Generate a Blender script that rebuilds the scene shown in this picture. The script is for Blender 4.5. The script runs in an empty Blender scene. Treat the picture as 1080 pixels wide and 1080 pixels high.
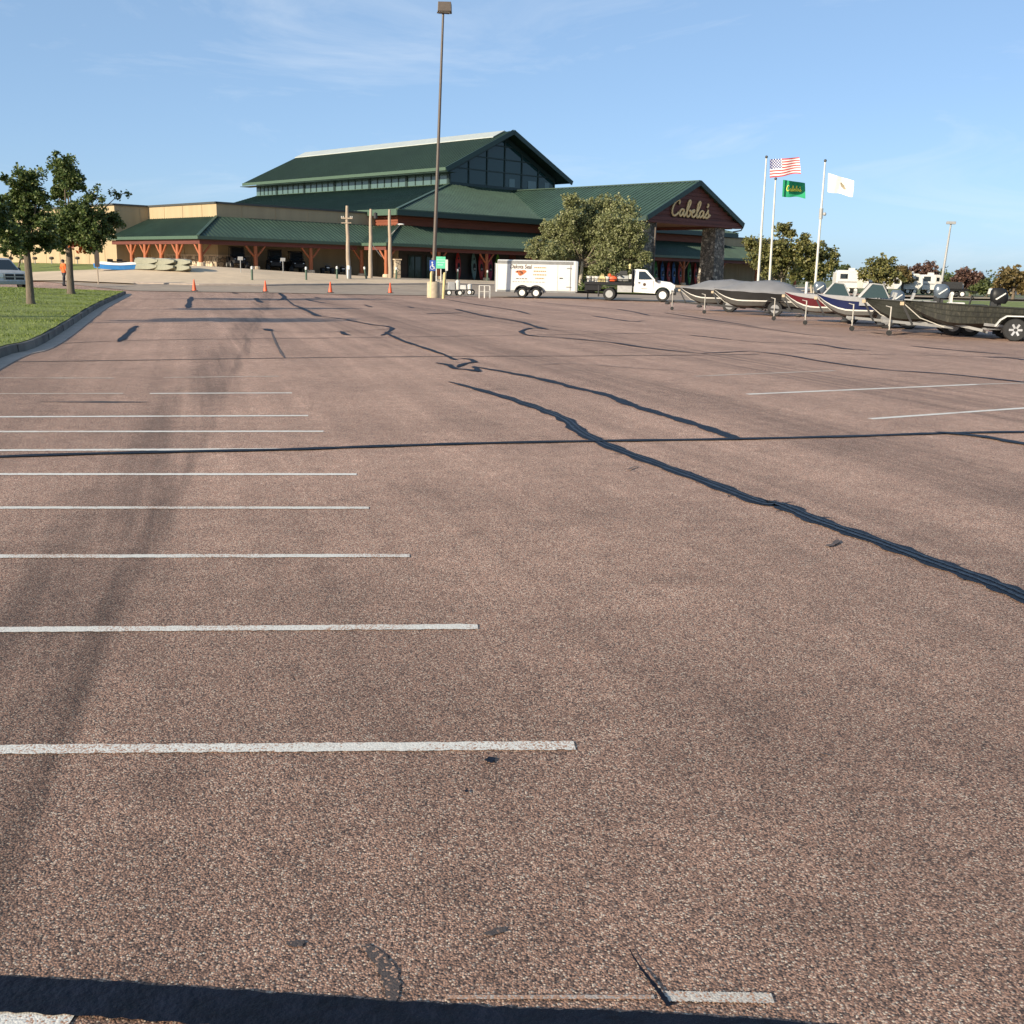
import bpy, bmesh, math, random
import numpy as np
from mathutils import Vector, Matrix, noise as mnoise

# ------------------------------------------------------------------ camera, sky, sun
SC = bpy.context.scene
COL = SC.collection
F, HY, ROLL, EYE = 1130.0, 288.0, 0.022, 1.6          # focal length in photo pixels, horizon row, roll, eye height
PITCH = math.atan((540 - HY) / F)
cp, sp, cr, sr = math.cos(PITCH), math.sin(PITCH), math.cos(ROLL), math.sin(ROLL)
cam = bpy.data.cameras.new('camera')
cam.sensor_width = 36
cam.lens = 36 * F / 1080
cam.clip_end = 6000
cam_o = bpy.data.objects.new('camera', cam)
COL.objects.link(cam_o)
right0, up0, back0 = Vector((1, 0, 0)), Vector((0, sp, cp)), Vector((0, -cp, sp))
right = right0 * cr + up0 * sr
up = -right0 * sr + up0 * cr
m = Matrix.Identity(4)
for i in range(3):
    m[i][0], m[i][1], m[i][2] = right[i], up[i], back0[i]
m[0][3], m[1][3], m[2][3] = 0, 0, EYE
cam_o.matrix_world = m
SC.camera = cam_o

SUN_EL, SUN_TH = math.radians(19.5), math.radians(44)     # towards the sun: left and behind the camera
to_sun = Vector((-math.cos(SUN_TH) * math.cos(SUN_EL), -math.sin(SUN_TH) * math.cos(SUN_EL), math.sin(SUN_EL)))
sl = bpy.data.lights.new('sun', 'SUN')
sl.energy = 3.9
sl.angle = math.radians(0.5)
sl.color = (1.0, 0.87, 0.68)
so = bpy.data.objects.new('sun', sl)
COL.objects.link(so)
so.rotation_euler = to_sun.to_track_quat('Z', 'Y').to_euler()

W = bpy.data.worlds.new('World')
SC.world = W
W.use_nodes = True
nt = W.node_tree
nt.nodes.clear()
out = nt.nodes.new('ShaderNodeOutputWorld')
bg = nt.nodes.new('ShaderNodeBackground')
sky = nt.nodes.new('ShaderNodeTexSky')
sky.sky_type = 'NISHITA'
sky.sun_disc = False
sky.sun_elevation = SUN_EL
sky.sun_rotation = math.atan2(to_sun.x, to_sun.y)
sky.air_density = 0.6
sky.dust_density = 0.9
sky.ozone_density = 2.2
bg.inputs[1].default_value = 0.095
tc = nt.nodes.new('ShaderNodeTexCoord')
mp = nt.nodes.new('ShaderNodeMapping')
mp.inputs['Scale'].default_value = (2.2, 1.6, 9.0)
mp.inputs['Rotation'].default_value = (0.25, 0.5, 0.3)
mp.inputs['Location'].default_value = (0.55, 0.2, 0.0)
n1 = nt.nodes.new('ShaderNodeTexNoise')
n1.inputs['Scale'].default_value = 1.7
n1.inputs['Detail'].default_value = 8
n1.inputs['Roughness'].default_value = 0.6
n1.inputs['Distortion'].default_value = 0.8
cr1 = nt.nodes.new('ShaderNodeValToRGB')
cr1.color_ramp.elements[0].position = 0.56
cr1.color_ramp.elements[0].color = (0, 0, 0, 1)
cr1.color_ramp.elements[1].position = 0.86
cr1.color_ramp.elements[1].color = (0.38, 0.38, 0.38, 1)
mx = nt.nodes.new('ShaderNodeMix')
mx.data_type = 'RGBA'
mx.inputs['B'].default_value = (5.2, 5.5, 5.8, 1)
nt.links.new(tc.outputs['Generated'], mp.inputs[0])
nt.links.new(mp.outputs[0], n1.inputs['Vector'])
nt.links.new(n1.outputs[0], cr1.inputs[0])
nt.links.new(cr1.outputs[0], mx.inputs['Factor'])
hz = nt.nodes.new('ShaderNodeMix')                       # thin even haze of a mild morning over the clear-sky model
hz.data_type = 'RGBA'
hz.inputs['Factor'].default_value = 0.48
hz.inputs['B'].default_value = (1.95, 3.05, 4.35, 1)
nt.links.new(sky.outputs[0], hz.inputs['A'])
nt.links.new(hz.outputs['Result'], mx.inputs['A'])
nt.links.new(mx.outputs['Result'], bg.inputs[0])
nt.links.new(bg.outputs[0], out.inputs[0])

SC.view_settings.view_transform = 'Standard'
SC.view_settings.look = 'None'
SC.view_settings.exposure = 0.98
SC.view_settings.gamma = 1.0

rnd = random.Random(7)
nrs = np.random.RandomState(11)

# ------------------------------------------------------------------ terrain and placing
BT = math.radians(45)
UX, UY = math.sin(BT), math.cos(BT)
VX, VY = -UY, UX
OX, OY = -27.215, 100.0
def lerp1(x, xs, ys): return float(np.interp(x, xs, ys))
def sstep(t):
    t = min(1, max(0, t)); return t * t * (3 - 2 * t)
def ab(x, y):
    dx, dy = x - OX, y - OY
    return dx * UX + dy * UY, dx * VX + dy * VY
def xy(a, b): return OX + a * UX + b * VX, OY + a * UY + b * VY
def gz(x, y):
    if y < 50: return 0.0
    a, b = ab(x, y)
    zm = lerp1(a, [-60, -4, 13, 30, 60, 110], [1.67, 1.5, .81, .6, .45, .3])
    b0 = lerp1(a, [5, 14], [-4.5, -8.5])
    d = math.hypot(max(-3.5 - a, 0, a - 97), max(b0 - b, 0))
    return zm * (1 - sstep(d / 20))
def ray(px, py):
    x, y = px - 540, py - 540
    a = x * cr + y * sr; b = -x * sr + y * cr
    return Vector((a, F * cp - b * sp, -F * sp - b * cp))
def pixY(px, py, Y):
    r = ray(px, py); return Vector((0, 0, EYE)) + r * (Y / r.y)
def pix(px, py, dz=0.0):
    r = ray(px, py)
    if r.z > -1e-4: r.z = -1e-4
    Y = 0.5
    while Y < 900:
        P = Vector((0, 0, EYE)) + r * (Y / r.y)
        if P.z <= gz(P.x, P.y) + dz: return P
        Y += max(0.02, Y * 0.002) if Y > 40 else 0.02 + Y * .0005
    return P
def pixz(px, py, z=0.0):
    r = ray(px, py); return Vector((0, 0, EYE)) + r * ((z - EYE) / r.z)
def onb(px, py, b=None, a=None):
    """point on a plane of the building frame -> local (a, b, z)"""
    r = ray(px, py)
    if b is not None: t = (b + VX * OX + VY * OY) / (VX * r.x + VY * r.y)
    else: t = (a + UX * OX + UY * OY) / (UX * r.x + UY * r.y)
    P = Vector((0, 0, EYE)) + r * t
    A, B = ab(P.x, P.y)
    return A, B, P.z

# ------------------------------------------------------------------ materials
def newmat(name):
    mt = bpy.data.materials.new(name); mt.use_nodes = True
    n = mt.node_tree; b = n.nodes['Principled BSDF']
    return mt, n, b
def mat(name, col, rough=.6, metal=0, var=.12, vs=4, bump=0, bs=40, spec=.5, var2=0, vs2=.6, stretch=None):
    mt, n, b = newmat(name)
    b.inputs['Roughness'].default_value = rough
    b.inputs['Metallic'].default_value = metal
    b.inputs['Specular IOR Level'].default_value = spec
    t = n.nodes.new('ShaderNodeTexCoord')
    src = t.outputs['Object']
    if stretch:
        mpn = n.nodes.new('ShaderNodeMapping'); mpn.inputs['Scale'].default_value = stretch
        n.links.new(src, mpn.inputs[0]); src = mpn.outputs[0]
    def nz(scale, amp):
        nn = n.nodes.new('ShaderNodeTexNoise'); nn.inputs['Scale'].default_value = scale
        nn.inputs['Detail'].default_value = 5
        n.links.new(src, nn.inputs['Vector'])
        mr = n.nodes.new('ShaderNodeMapRange')
        mr.inputs['From Min'].default_value = .3; mr.inputs['From Max'].default_value = .7
        mr.inputs['To Min'].default_value = 1 - amp; mr.inputs['To Max'].default_value = 1 + amp
        n.links.new(nn.outputs[0], mr.inputs[0]); return mr.outputs[0]
    rgb = n.nodes.new('ShaderNodeRGB'); rgb.outputs[0].default_value = (*col, 1)
    last = rgb.outputs[0]
    for s_, a_ in ((vs, var), (vs2, var2)):
        if a_:
            vm = n.nodes.new('ShaderNodeVectorMath'); vm.operation = 'SCALE'
            n.links.new(last, vm.inputs[0]); n.links.new(nz(s_, a_), vm.inputs['Scale']); last = vm.outputs[0]
    n.links.new(last, b.inputs['Base Color'])
    if bump:
        bn = n.nodes.new('ShaderNodeTexNoise'); bn.inputs['Scale'].default_value = bs; bn.inputs['Detail'].default_value = 4
        n.links.new(src, bn.inputs['Vector'])
        bp = n.nodes.new('ShaderNodeBump'); bp.inputs['Strength'].default_value = bump; bp.inputs['Distance'].default_value = .02
        n.links.new(bn.outputs[0], bp.inputs['Height']); n.links.new(bp.outputs[0], b.inputs['Normal'])
    return mt

ROWD = math.radians(-16.8)                               # direction of the parking rows, from straight ahead
rdx, rdy = math.sin(ROWD), math.cos(ROWD)
def M_asphalt():
    mt, n, b = newmat('red_chip_asphalt')
    N = n.nodes.new; L = n.links.new
    t = N('ShaderNodeTexCoord')
    vo = N('ShaderNodeTexVoronoi'); vo.inputs['Scale'].default_value = 170
    L(t.outputs['Object'], vo.inputs['Vector'])
    sep = N('ShaderNodeSeparateColor'); L(vo.outputs['Color'], sep.inputs[0])
    ramp = N('ShaderNodeValToRGB'); ramp.color_ramp.interpolation = 'CONSTANT'
    els = [(0, (.088, .060, .049)), (.20, (.32, .185, .128)), (.40, (.455, .264, .182)), (.64, (.565, .340, .238)),
           (.82, (.67, .455, .335)), (.93, (.80, .65, .50))]
    e = ramp.color_ramp.elements
    e[0].position, e[0].color = els[0][0], (*els[0][1], 1)
    e[1].position, e[1].color = els[1][0], (*els[1][1], 1)
    for p_, c_ in els[2:]:
        q = e.new(p_); q.color = (*c_, 1)
    L(sep.outputs[0], ramp.inputs[0])
    # binder between the chips
    mr = N('ShaderNodeMapRange'); mr.inputs['From Min'].default_value = .0028 * 170; mr.inputs['From Max'].default_value = .0046 * 170
    L(vo.outputs['Distance'], mr.inputs[0])
    mixb = N('ShaderNodeMix'); mixb.data_type = 'RGBA'; mixb.inputs['B'].default_value = (.19, .118, .088, 1)
    L(mr.outputs[0], mixb.inputs['Factor']); L(ramp.outputs[0], mixb.inputs['A'])
    # a few larger stones among the small ones
    v2 = N('ShaderNodeTexVoronoi'); v2.inputs['Scale'].default_value = 92; L(t.outputs['Object'], v2.inputs['Vector'])
    s2 = N('ShaderNodeSeparateColor'); L(v2.outputs['Color'], s2.inputs[0])
    g1 = N('ShaderNodeMath'); g1.operation = 'GREATER_THAN'; g1.inputs[1].default_value = .80; L(s2.outputs[0], g1.inputs[0])
    g2 = N('ShaderNodeMath'); g2.operation = 'LESS_THAN'; g2.inputs[1].default_value = .36; L(v2.outputs['Distance'], g2.inputs[0])
    g3 = N('ShaderNodeMath'); g3.operation = 'MULTIPLY'; L(g1.outputs[0], g3.inputs[0]); L(g2.outputs[0], g3.inputs[1])
    r2 = N('ShaderNodeValToRGB'); r2.color_ramp.elements[0].color = (.10, .075, .065, 1); r2.color_ramp.elements[1].color = (.74, .58, .45, 1)
    L(s2.outputs[1], r2.inputs[0])
    mxl = N('ShaderNodeMix'); mxl.data_type = 'RGBA'; L(g3.outputs[0], mxl.inputs['Factor']); L(mixb.outputs['Result'], mxl.inputs['A']); L(r2.outputs[0], mxl.inputs['B'])
    mixb = mxl
    # wear, in the lot's own directions: across the rows (s) and along them (t)
    mp = N('ShaderNodeMapping'); mp.vector_type = 'POINT'
    mp.inputs['Rotation'].default_value = (0, 0, ROWD)
    L(t.outputs['Object'], mp.inputs[0])
    sx = N('ShaderNodeSeparateXYZ'); L(mp.outputs[0], sx.inputs[0])
    def noise2(kx, ky, lo, hi, det=3, seed=0, f0=.3, f1=.7):
        cb = N('ShaderNodeCombineXYZ')
        for i, k in ((0, kx), (1, ky)):
            mm = N('ShaderNodeMath'); mm.operation = 'MULTIPLY'; mm.inputs[1].default_value = k
            L(sx.outputs[i], mm.inputs[0]); L(mm.outputs[0], cb.inputs[i])
        cb.inputs[2].default_value = seed
        nn = N('ShaderNodeTexNoise'); nn.inputs['Scale'].default_value = 1; nn.inputs['Detail'].default_value = det
        L(cb.outputs[0], nn.inputs['Vector'])
        r = N('ShaderNodeMapRange'); r.inputs['From Min'].default_value = f0; r.inputs['From Max'].default_value = f1
        r.inputs['To Min'].default_value = lo; r.inputs['To Max'].default_value = hi
        L(nn.outputs[0], r.inputs[0]); return r.outputs[0]
    facs = [noise2(.9, .03, .84, 1.14, seed=3), noise2(.25, .02, .88, 1.1, seed=9), noise2(.5, .5, .88, 1.12, 6, 21), noise2(5, 5, .88, 1.12, 5, 40),
            noise2(3.2, .06, .90, 1.09, 4, 70), noise2(9, .12, .95, 1.05, 3, 90), noise2(1.6, 1.3, .80, 1.03, 6, 33, .25, .45)]
    last = mixb.outputs['Result']
    for f_ in facs:
        vm = N('ShaderNodeVectorMath'); vm.operation = 'SCALE'; L(last, vm.inputs[0]); L(f_, vm.inputs['Scale']); last = vm.outputs[0]
    # worn tyre lane and oil between the two rows of stalls
    def lane(s0, w, amt, seed, kt=0):
        ml = N('ShaderNodeMath'); ml.operation = 'MULTIPLY_ADD'; ml.inputs[1].default_value = -kt; ml.inputs[2].default_value = -s0; L(sx.outputs[1], ml.inputs[0])
        sub = N('ShaderNodeMath'); L(sx.outputs[0], sub.inputs[0]); L(ml.outputs[0], sub.inputs[1])
        wob = noise2(.0, .12, -.07, .07, 2, seed)
        ad = N('ShaderNodeMath'); L(sub.outputs[0], ad.inputs[0]); L(wob, ad.inputs[1])
        ab_ = N('ShaderNodeMath'); ab_.operation = 'ABSOLUTE'; L(ad.outputs[0], ab_.inputs[0])
        r = N('ShaderNodeMapRange'); r.interpolation_type = 'SMOOTHSTEP'
        r.inputs['From Min'].default_value = w * .3; r.inputs['From Max'].default_value = w
        r.inputs['To Min'].default_value = 1; r.inputs['To Max'].default_value = 0
        L(ab_.outputs[0], r.inputs[0])
        ln = noise2(6, .12, -.05, amt * 1.2, 5, seed + 5)
        mu = N('ShaderNodeMath'); mu.operation = 'MULTIPLY'; L(r.outputs[0], mu.inputs[0]); L(ln, mu.inputs[1])
        iv = N('ShaderNodeMath'); iv.operation = 'SUBTRACT'; iv.inputs[0].default_value = 1; L(mu.outputs[0], iv.inputs[1])
        return iv.outputs[0]
    for s0, w, amt, sd, kt in LANES:
        vm = N('ShaderNodeVectorMath'); vm.operation = 'SCALE'; L(last, vm.inputs[0]); L(lane(s0, w, amt, sd, kt), vm.inputs['Scale']); last = vm.outputs[0]
    gr = N('ShaderNodeMapRange'); gr.interpolation_type = 'SMOOTHSTEP'  # tone darkened in the colour towards the camera, over the whole width
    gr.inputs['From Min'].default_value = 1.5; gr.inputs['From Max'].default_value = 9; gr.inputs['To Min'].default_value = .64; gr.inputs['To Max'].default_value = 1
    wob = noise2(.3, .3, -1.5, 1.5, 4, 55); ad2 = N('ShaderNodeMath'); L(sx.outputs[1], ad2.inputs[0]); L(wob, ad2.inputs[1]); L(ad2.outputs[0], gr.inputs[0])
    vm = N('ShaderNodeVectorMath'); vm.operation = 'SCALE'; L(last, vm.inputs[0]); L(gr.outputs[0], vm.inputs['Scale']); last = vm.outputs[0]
    L(last, b.inputs['Base Color'])
    b.inputs['Roughness'].default_value = .82
    b.inputs['Specular IOR Level'].default_value = .35
    bp = N('ShaderNodeBump'); bp.inputs['Strength'].default_value = .55; bp.inputs['Distance'].default_value = .004; bp.invert = True
    L(vo.outputs['Distance'], bp.inputs['Height']); L(bp.outputs[0], b.inputs['Normal'])
    return mt
def srow(px, py):
    P = pixz(px, py); return P.x * rdy - P.y * rdx
def trow(px, py):
    P = pixz(px, py); return P.x * rdx + P.y * rdy
def lane_through(q0, q1):
    s0, t0, s1, t1 = srow(*q0), trow(*q0), srow(*q1), trow(*q1); k = (s1 - s0) / (t1 - t0); return s0 - k * t0, k
_a, _b, _c = lane_through((60, 640), (195, 440)), lane_through((120, 640), (222, 440)), lane_through((138, 640), (190, 520))
LANES = [(_a[0], .50, .40, 1, _a[1]), (_b[0], .10, .30, 4, _b[1]), (_c[0], .06, .25, 6, _c[1]), (srow(1000, 420), 1.6, .4, 12, 0), (srow(800, 440), .9, .25, 15, 0), (srow(690, 470), .35, .22, 18, 0)]

def M_paint(name, col, wear=.5):
    mt, n, b = newmat(name)
    N = n.nodes.new; L = n.links.new
    t = N('ShaderNodeTexCoord')
    vo = N('ShaderNodeTexVoronoi'); vo.inputs['Scale'].default_value = 170; L(t.outputs['Object'], vo.inputs['Vector'])
    sep = N('ShaderNodeSeparateColor'); L(vo.outputs['Color'], sep.inputs[0])
    nn = N('ShaderNodeTexNoise'); nn.inputs['Scale'].default_value = 2.2; nn.inputs['Detail'].default_value = 6; L(t.outputs['Object'], nn.inputs['Vector'])
    ad = N('ShaderNodeMath'); ad.operation = 'MULTIPLY_ADD'; ad.inputs[1].default_value = .55; L(sep.outputs[1], ad.inputs[0]); L(nn.outputs[0], ad.inputs[2])
    r = N('ShaderNodeMapRange'); r.inputs['From Min'].default_value = 1.12 - wear * .4; r.inputs['From Max'].default_value = 1.18 - wear * .4
    L(ad.outputs[0], r.inputs[0])
    mx = N('ShaderNodeMix'); mx.data_type = 'RGBA'; mx.inputs['A'].default_value = (*col, 1); mx.inputs['B'].default_value = (.40, .24, .16, 1)
    L(r.outputs[0], mx.inputs['Factor'])
    n2 = N('ShaderNodeMapRange'); n2.inputs['To Min'].default_value = .78; n2.inputs['To Max'].default_value = 1.05; L(sep.outputs[0], n2.inputs[0])
    vm = N('ShaderNodeVectorMath'); vm.operation = 'SCALE'; L(mx.outputs['Result'], vm.inputs[0]); L(n2.outputs[0], vm.inputs['Scale'])
    L(vm.outputs[0], b.inputs['Base Color'])
    b.inputs['Roughness'].default_value = .7
    bp = N('ShaderNodeBump'); bp.inputs['Strength'].default_value = .35; bp.inputs['Distance'].default_value = .003; bp.invert = True
    L(vo.outputs['Distance'], bp.inputs['Height']); L(bp.outputs[0], b.inputs['Normal'])
    return mt
def M_leaf(name, c1, c2, c3=None, trans=.25):
    mt, n, b = newmat(name)
    N = n.nodes.new; L = n.links.new
    g = N('ShaderNodeNewGeometry')
    ramp = N('ShaderNodeValToRGB')
    ramp.color_ramp.elements[0].color = (*c1, 1); ramp.color_ramp.elements[1].color = (*c2, 1)
    if c3:
        ramp.color_ramp.elements[1].position = .8
        q = ramp.color_ramp.elements.new(1.0); q.color = (*c3, 1)
    L(g.outputs['Random Per Island'], ramp.inputs[0])
    L(ramp.outputs[0], b.inputs['Base Color'])
    b.inputs['Roughness'].default_value = .5
    b.inputs['Specular IOR Level'].default_value = .35
    tr = N('ShaderNodeBsdfTranslucent'); L(ramp.outputs[0], tr.inputs[0])
    ms = N('ShaderNodeMixShader'); ms.inputs[0].default_value = trans
    L(b.outputs[0], ms.inputs[1]); L(tr.outputs[0], ms.inputs[2])
    L(ms.outputs[0], n.nodes['Material Output'].inputs[0])
    return mt
def M_stone(name, cols, scale, mortar=(.12, .11, .10)):
    mt, n, b = newmat(name)
    N = n.nodes.new; L = n.links.new
    t = N('ShaderNodeTexCoord')
    vo = N('ShaderNodeTexVoronoi'); vo.inputs['Scale'].default_value = scale; L(t.outputs['Object'], vo.inputs['Vector'])
    ve = N('ShaderNodeTexVoronoi'); ve.feature = 'DISTANCE_TO_EDGE'; ve.inputs['Scale'].default_value = scale; L(t.outputs['Object'], ve.inputs['Vector'])
    sep = N('ShaderNodeSeparateColor'); L(vo.outputs['Color'], sep.inputs[0])
    ramp = N('ShaderNodeValToRGB')
    e = ramp.color_ramp.elements
    e[0].color = (*cols[0], 1); e[1].color = (*cols[-1], 1)
    for i, c in enumerate(cols[1:-1]):
        q = e.new((i + 1) / (len(cols) - 1)); q.color = (*c, 1)
    L(sep.outputs[0], ramp.inputs[0])
    r = N('ShaderNodeMapRange'); r.inputs['From Min'].default_value = .03; r.inputs['From Max'].default_value = .09; L(ve.outputs['Distance'], r.inputs[0])
    mx = N('ShaderNodeMix'); mx.data_type = 'RGBA'; mx.inputs['A'].default_value = (*mortar, 1)
    L(ramp.outputs[0], mx.inputs['B']); L(r.outputs[0], mx.inputs['Factor'])
    L(mx.outputs['Result'], b.inputs['Base Color'])
    b.inputs['Roughness'].default_value = .85
    bp = N('ShaderNodeBump'); bp.inputs['Strength'].default_value = .8; bp.inputs['Distance'].default_value = .06
    L(r.outputs[0], bp.inputs['Height']); L(bp.outputs[0], b.inputs['Normal'])
    return mt
def M_glass(name, col, rough=.04, spec=.8):
    mt, n, b = newmat(name)
    b.inputs['Base Color'].default_value = (*col, 1)
    b.inputs['Roughness'].default_value = rough
    b.inputs['Specular IOR Level'].default_value = spec
    t = n.nodes.new('ShaderNodeTexCoord')
    nn = n.nodes.new('ShaderNodeTexNoise'); nn.inputs['Scale'].default_value = .7; nn.inputs['Detail'].default_value = 2
    n.links.new(t.outputs['Object'], nn.inputs['Vector'])
    bp = n.nodes.new('ShaderNodeBump'); bp.inputs['Strength'].default_value = .12; bp.inputs['Distance'].default_value = .05
    n.links.new(nn.outputs[0], bp.inputs['Height']); n.links.new(bp.outputs[0], b.inputs['Normal'])
    return mt
def M_camo():
    mt, n, b = newmat('camouflage_paint')
    N = n.nodes.new; L = n.links.new
    t = N('ShaderNodeTexCoord'); mp = N('ShaderNodeMapping'); mp.inputs['Scale'].default_value = (5, 5, 1.2); mp.inputs['Rotation'].default_value = (0, .5, 0)
    L(t.outputs['Object'], mp.inputs[0])
    nn = N('ShaderNodeTexNoise'); nn.inputs['Scale'].default_value = 2.5; nn.inputs['Detail'].default_value = 6; nn.inputs['Distortion'].default_value = 1.5
    L(mp.outputs[0], nn.inputs['Vector'])
    r = N('ShaderNodeValToRGB'); e = r.color_ramp.elements
    e[0].position = .38; e[0].color = (.008, .008, .006, 1); e[1].position = .68; e[1].color = (.040, .037, .025, 1)
    q = e.new(.52); q.color = (.015, .016, .010, 1)
    L(nn.outputs[0], r.inputs[0]); L(r.outputs[0], b.inputs['Base Color']); b.inputs['Roughness'].default_value = .6
    return mt

G = {}
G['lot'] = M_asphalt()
G['drive'] = mat('grey_drive_asphalt', (.30, .235, .175), .85, var=.12, vs=1.2, bump=.3, bs=60, var2=.12, vs2=.15)
G['conc'] = mat('pale_concrete', (.56, .43, .29), .85, var=.08, vs=1.5, bump=.2, bs=30, var2=.08, vs2=.2)
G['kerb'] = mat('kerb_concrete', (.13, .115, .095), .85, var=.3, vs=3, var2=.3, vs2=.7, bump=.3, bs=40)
G['gutter'] = mat('gutter_concrete', (.36, .29, .235), .85, var=.15, vs=3, bump=.3, bs=40)
G['field'] = mat('field_grass', (.12, .13, .045), .9, var=.25, vs=.08, var2=.2, vs2=.5)
G['lawn'] = mat('lawn_turf', (.16, .19, .038), .9, var=.30, vs=.55, var2=.25, vs2=5, bump=.6, bs=45)
G['paint'] = M_paint('worn_white_paint', (.68, .65, .58), .48)
G['paint_far'] = M_paint('scuffed_white_paint', (.74, .71, .64), .22)
G['paint_worn'] = M_paint('faded_white_paint', (.55, .50, .43), .75)
G['paint_gone'] = M_paint('nearly_gone_white_paint', (.42, .36, .31), 1.0)
G['tar'] = mat('black_tar_sealant', (.0045, .006, .012), .5, var=.4, vs=14, bump=.6, bs=45, spec=.16, var2=.25, vs2=3)
G['seam'] = mat('old_crack_filler', (.10, .075, .065), .8, var=.3, vs=5, bump=.2, bs=60)
G['stain'] = M_paint('oil_stain_film', (.075, .058, .050), .40)
G['yellow_wall'] = mat('tan_tilt_wall', (.375, .285, .170), .9, var=.08, vs=1.2, stretch=(1, 1, .12), bump=.15, bs=20, var2=.05, vs2=.12)
G['trim'] = mat('dark_bronze_trim', (.05, .05, .045), .5)
G['roof'] = mat('green_metal_roof', (.033, .064, .043), .55, var=.16, vs=1.1, var2=.14, vs2=.2)
G['hall_roof'] = mat('dark_green_metal_roof', (.022, .042, .028), .6, spec=.3, var=.10, vs=.6, var2=.08, vs2=.15)
G['roof_trim'] = mat('pale_green_fascia', (.055, .095, .062), .5, var=.08)
G['dark_trim'] = mat('dark_green_fascia', (.018, .042, .034), .5, var=.08)
G['soffit'] = mat('brown_soffit', (.11, .055, .03), .8)
G['ridge'] = mat('white_ridge_panel', (.40, .43, .40), .4, var=.06, vs=1)
G['siding'] = mat('red_brown_log_siding', (.19, .052, .024), .7, var=.2, vs=2, stretch=(.3, .3, 6), bump=.4, bs=4)
G['log'] = mat('orange_log', (.30, .085, .028), .65, var=.2, vs=2, stretch=(4, 4, .5), bump=.3, bs=6)
G['dark_wood'] = mat('dark_red_wood', (.115, .030, .020), .7, var=.2, vs=2, stretch=(.3, .3, 5))
G['glass'] = M_glass('dark_glass', (.018, .046, .044), spec=.4)
G['clere_glass'] = M_glass('teal_clerestory_glass', (.075, .125, .118), .12, .6)
G['mull'] = mat('dark_green_frame', (.012, .03, .026), .5)
G['stone_wain'] = M_stone('pale_wainscot_stone', [(.22, .16, .10), (.42, .33, .22), (.55, .46, .33), (.30, .22, .14)], 2.3, (.16, .13, .1))
G['stone_col'] = M_stone('river_rock', [(.075, .07, .06), (.17, .145, .115), (.30, .25, .19), (.12, .105, .085), (.50, .44, .35)], 3.2, (.055, .05, .043))
G['dark_store'] = mat('dark_storefront', (.030, .028, .026), .6)
G['gold'] = mat('gold_letter', (.82, .55, .25), .45)
G['white'] = mat('white_paint', (.62, .61, .575), .35, var=.04, vs=1)
G['white_dirty'] = mat('dull_white_paint', (.54, .52, .47), .5, var=.08, vs=2)
G['cap_grey'] = mat('blue_grey_panel', (.55, .58, .63), .35, var=.05)
G['alu'] = mat('bare_aluminium', (.55, .55, .55), .35, .8, var=.1)
G['galv'] = mat('galvanised_steel', (.27, .265, .25), .45, .6, var=.12, vs=6)
G['jack'] = mat('dull_zinc', (.36, .34, .30), .5, .2, var=.15)
G['steel_grey'] = mat('grey_painted_steel', (.32, .32, .31), .5)
G['brown_steel'] = mat('brown_painted_steel', (.085, .065, .050), .5, var=.1)
G['tyre'] = mat('black_rubber', (.018, .018, .018), .85, var=.2, bump=.2)
G['rim'] = mat('white_wheel_rim', (.72, .70, .64), .4)
G['rim_alloy'] = mat('alloy_wheel', (.26, .26, .26), .4, .6)
G['spoke'] = mat('polished_spoke', (.5, .5, .5), .35, .4)
G['black'] = mat('black_paint', (.012, .012, .013), .45, spec=.25)
G['blackm'] = mat('matt_black_plastic', (.022, .022, .023), .7)
G['cover'] = mat('grey_boat_cover', (.165, .165, .172), .85, var=.1, vs=2, bump=.5, bs=3)
G['hull_dark'] = mat('black_hull_paint', (.018, .017, .017), .35, spec=.25)
G['hull_grey'] = mat('taupe_hull_paint', (.050, .046, .041), .5, spec=.3)
G['hull_silver'] = mat('brushed_hull_aluminium', (.10, .095, .088), .45, .3, var=.12)
G['hull_blue'] = mat('navy_hull_paint', (.006, .011, .052), .35, spec=.3)
G['hull_red'] = mat('maroon_hull_paint', (.075, .007, .011), .35, spec=.3)
G['gunwale'] = mat('silver_gunwale_paint', (.27, .27, .275), .4)
G['camo'] = M_camo()
G['olive'] = mat('dark_olive_paint', (.018, .019, .014), .6, spec=.3)
G['cowl_grey'] = mat('blue_grey_outboard_paint', (.10, .125, .155), .28, .3)
G['orange'] = mat('orange_plastic', (.66, .10, .028), .5)
G['hivis'] = mat('orange_shirt_cloth', (.66, .125, .025), .85)
G['yellow'] = mat('faded_yellow_paint', (.50, .41, .19), .6, var=.12)
G['concrete_base'] = mat('tan_concrete', (.40, .33, .23), .85, var=.12, vs=5, bump=.3, bs=25)
G['bark'] = mat('grey_brown_bark', (.125, .098, .07), .9, var=.25, vs=5, stretch=(3, 3, .6), bump=.8, bs=12)
G['bark_pale'] = mat('pale_bark', (.36, .31, .24), .85, var=.25, vs=5, stretch=(2, 2, .6), bump=.5, bs=12)
G['pole_wood'] = mat('weathered_pole_wood', (.34, .27, .20), .9, var=.2, vs=3, stretch=(5, 5, .4), bump=.4, bs=10)
G['leaf_dark'] = M_leaf('dark_green_leaves', (.045, .075, .020), (.11, .150, .042), (.19, .20, .07))
G['leaf_grey'] = M_leaf('grey_green_leaves', (.125, .140, .052), (.24, .25, .11), (.38, .37, .22))
G['leaf_olive'] = M_leaf('olive_green_leaves', (.08, .09, .026), (.18, .175, .06), (.26, .22, .08))
G['leaf_far'] = M_leaf('far_green_leaves', (.055, .075, .025), (.12, .14, .05))
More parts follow.
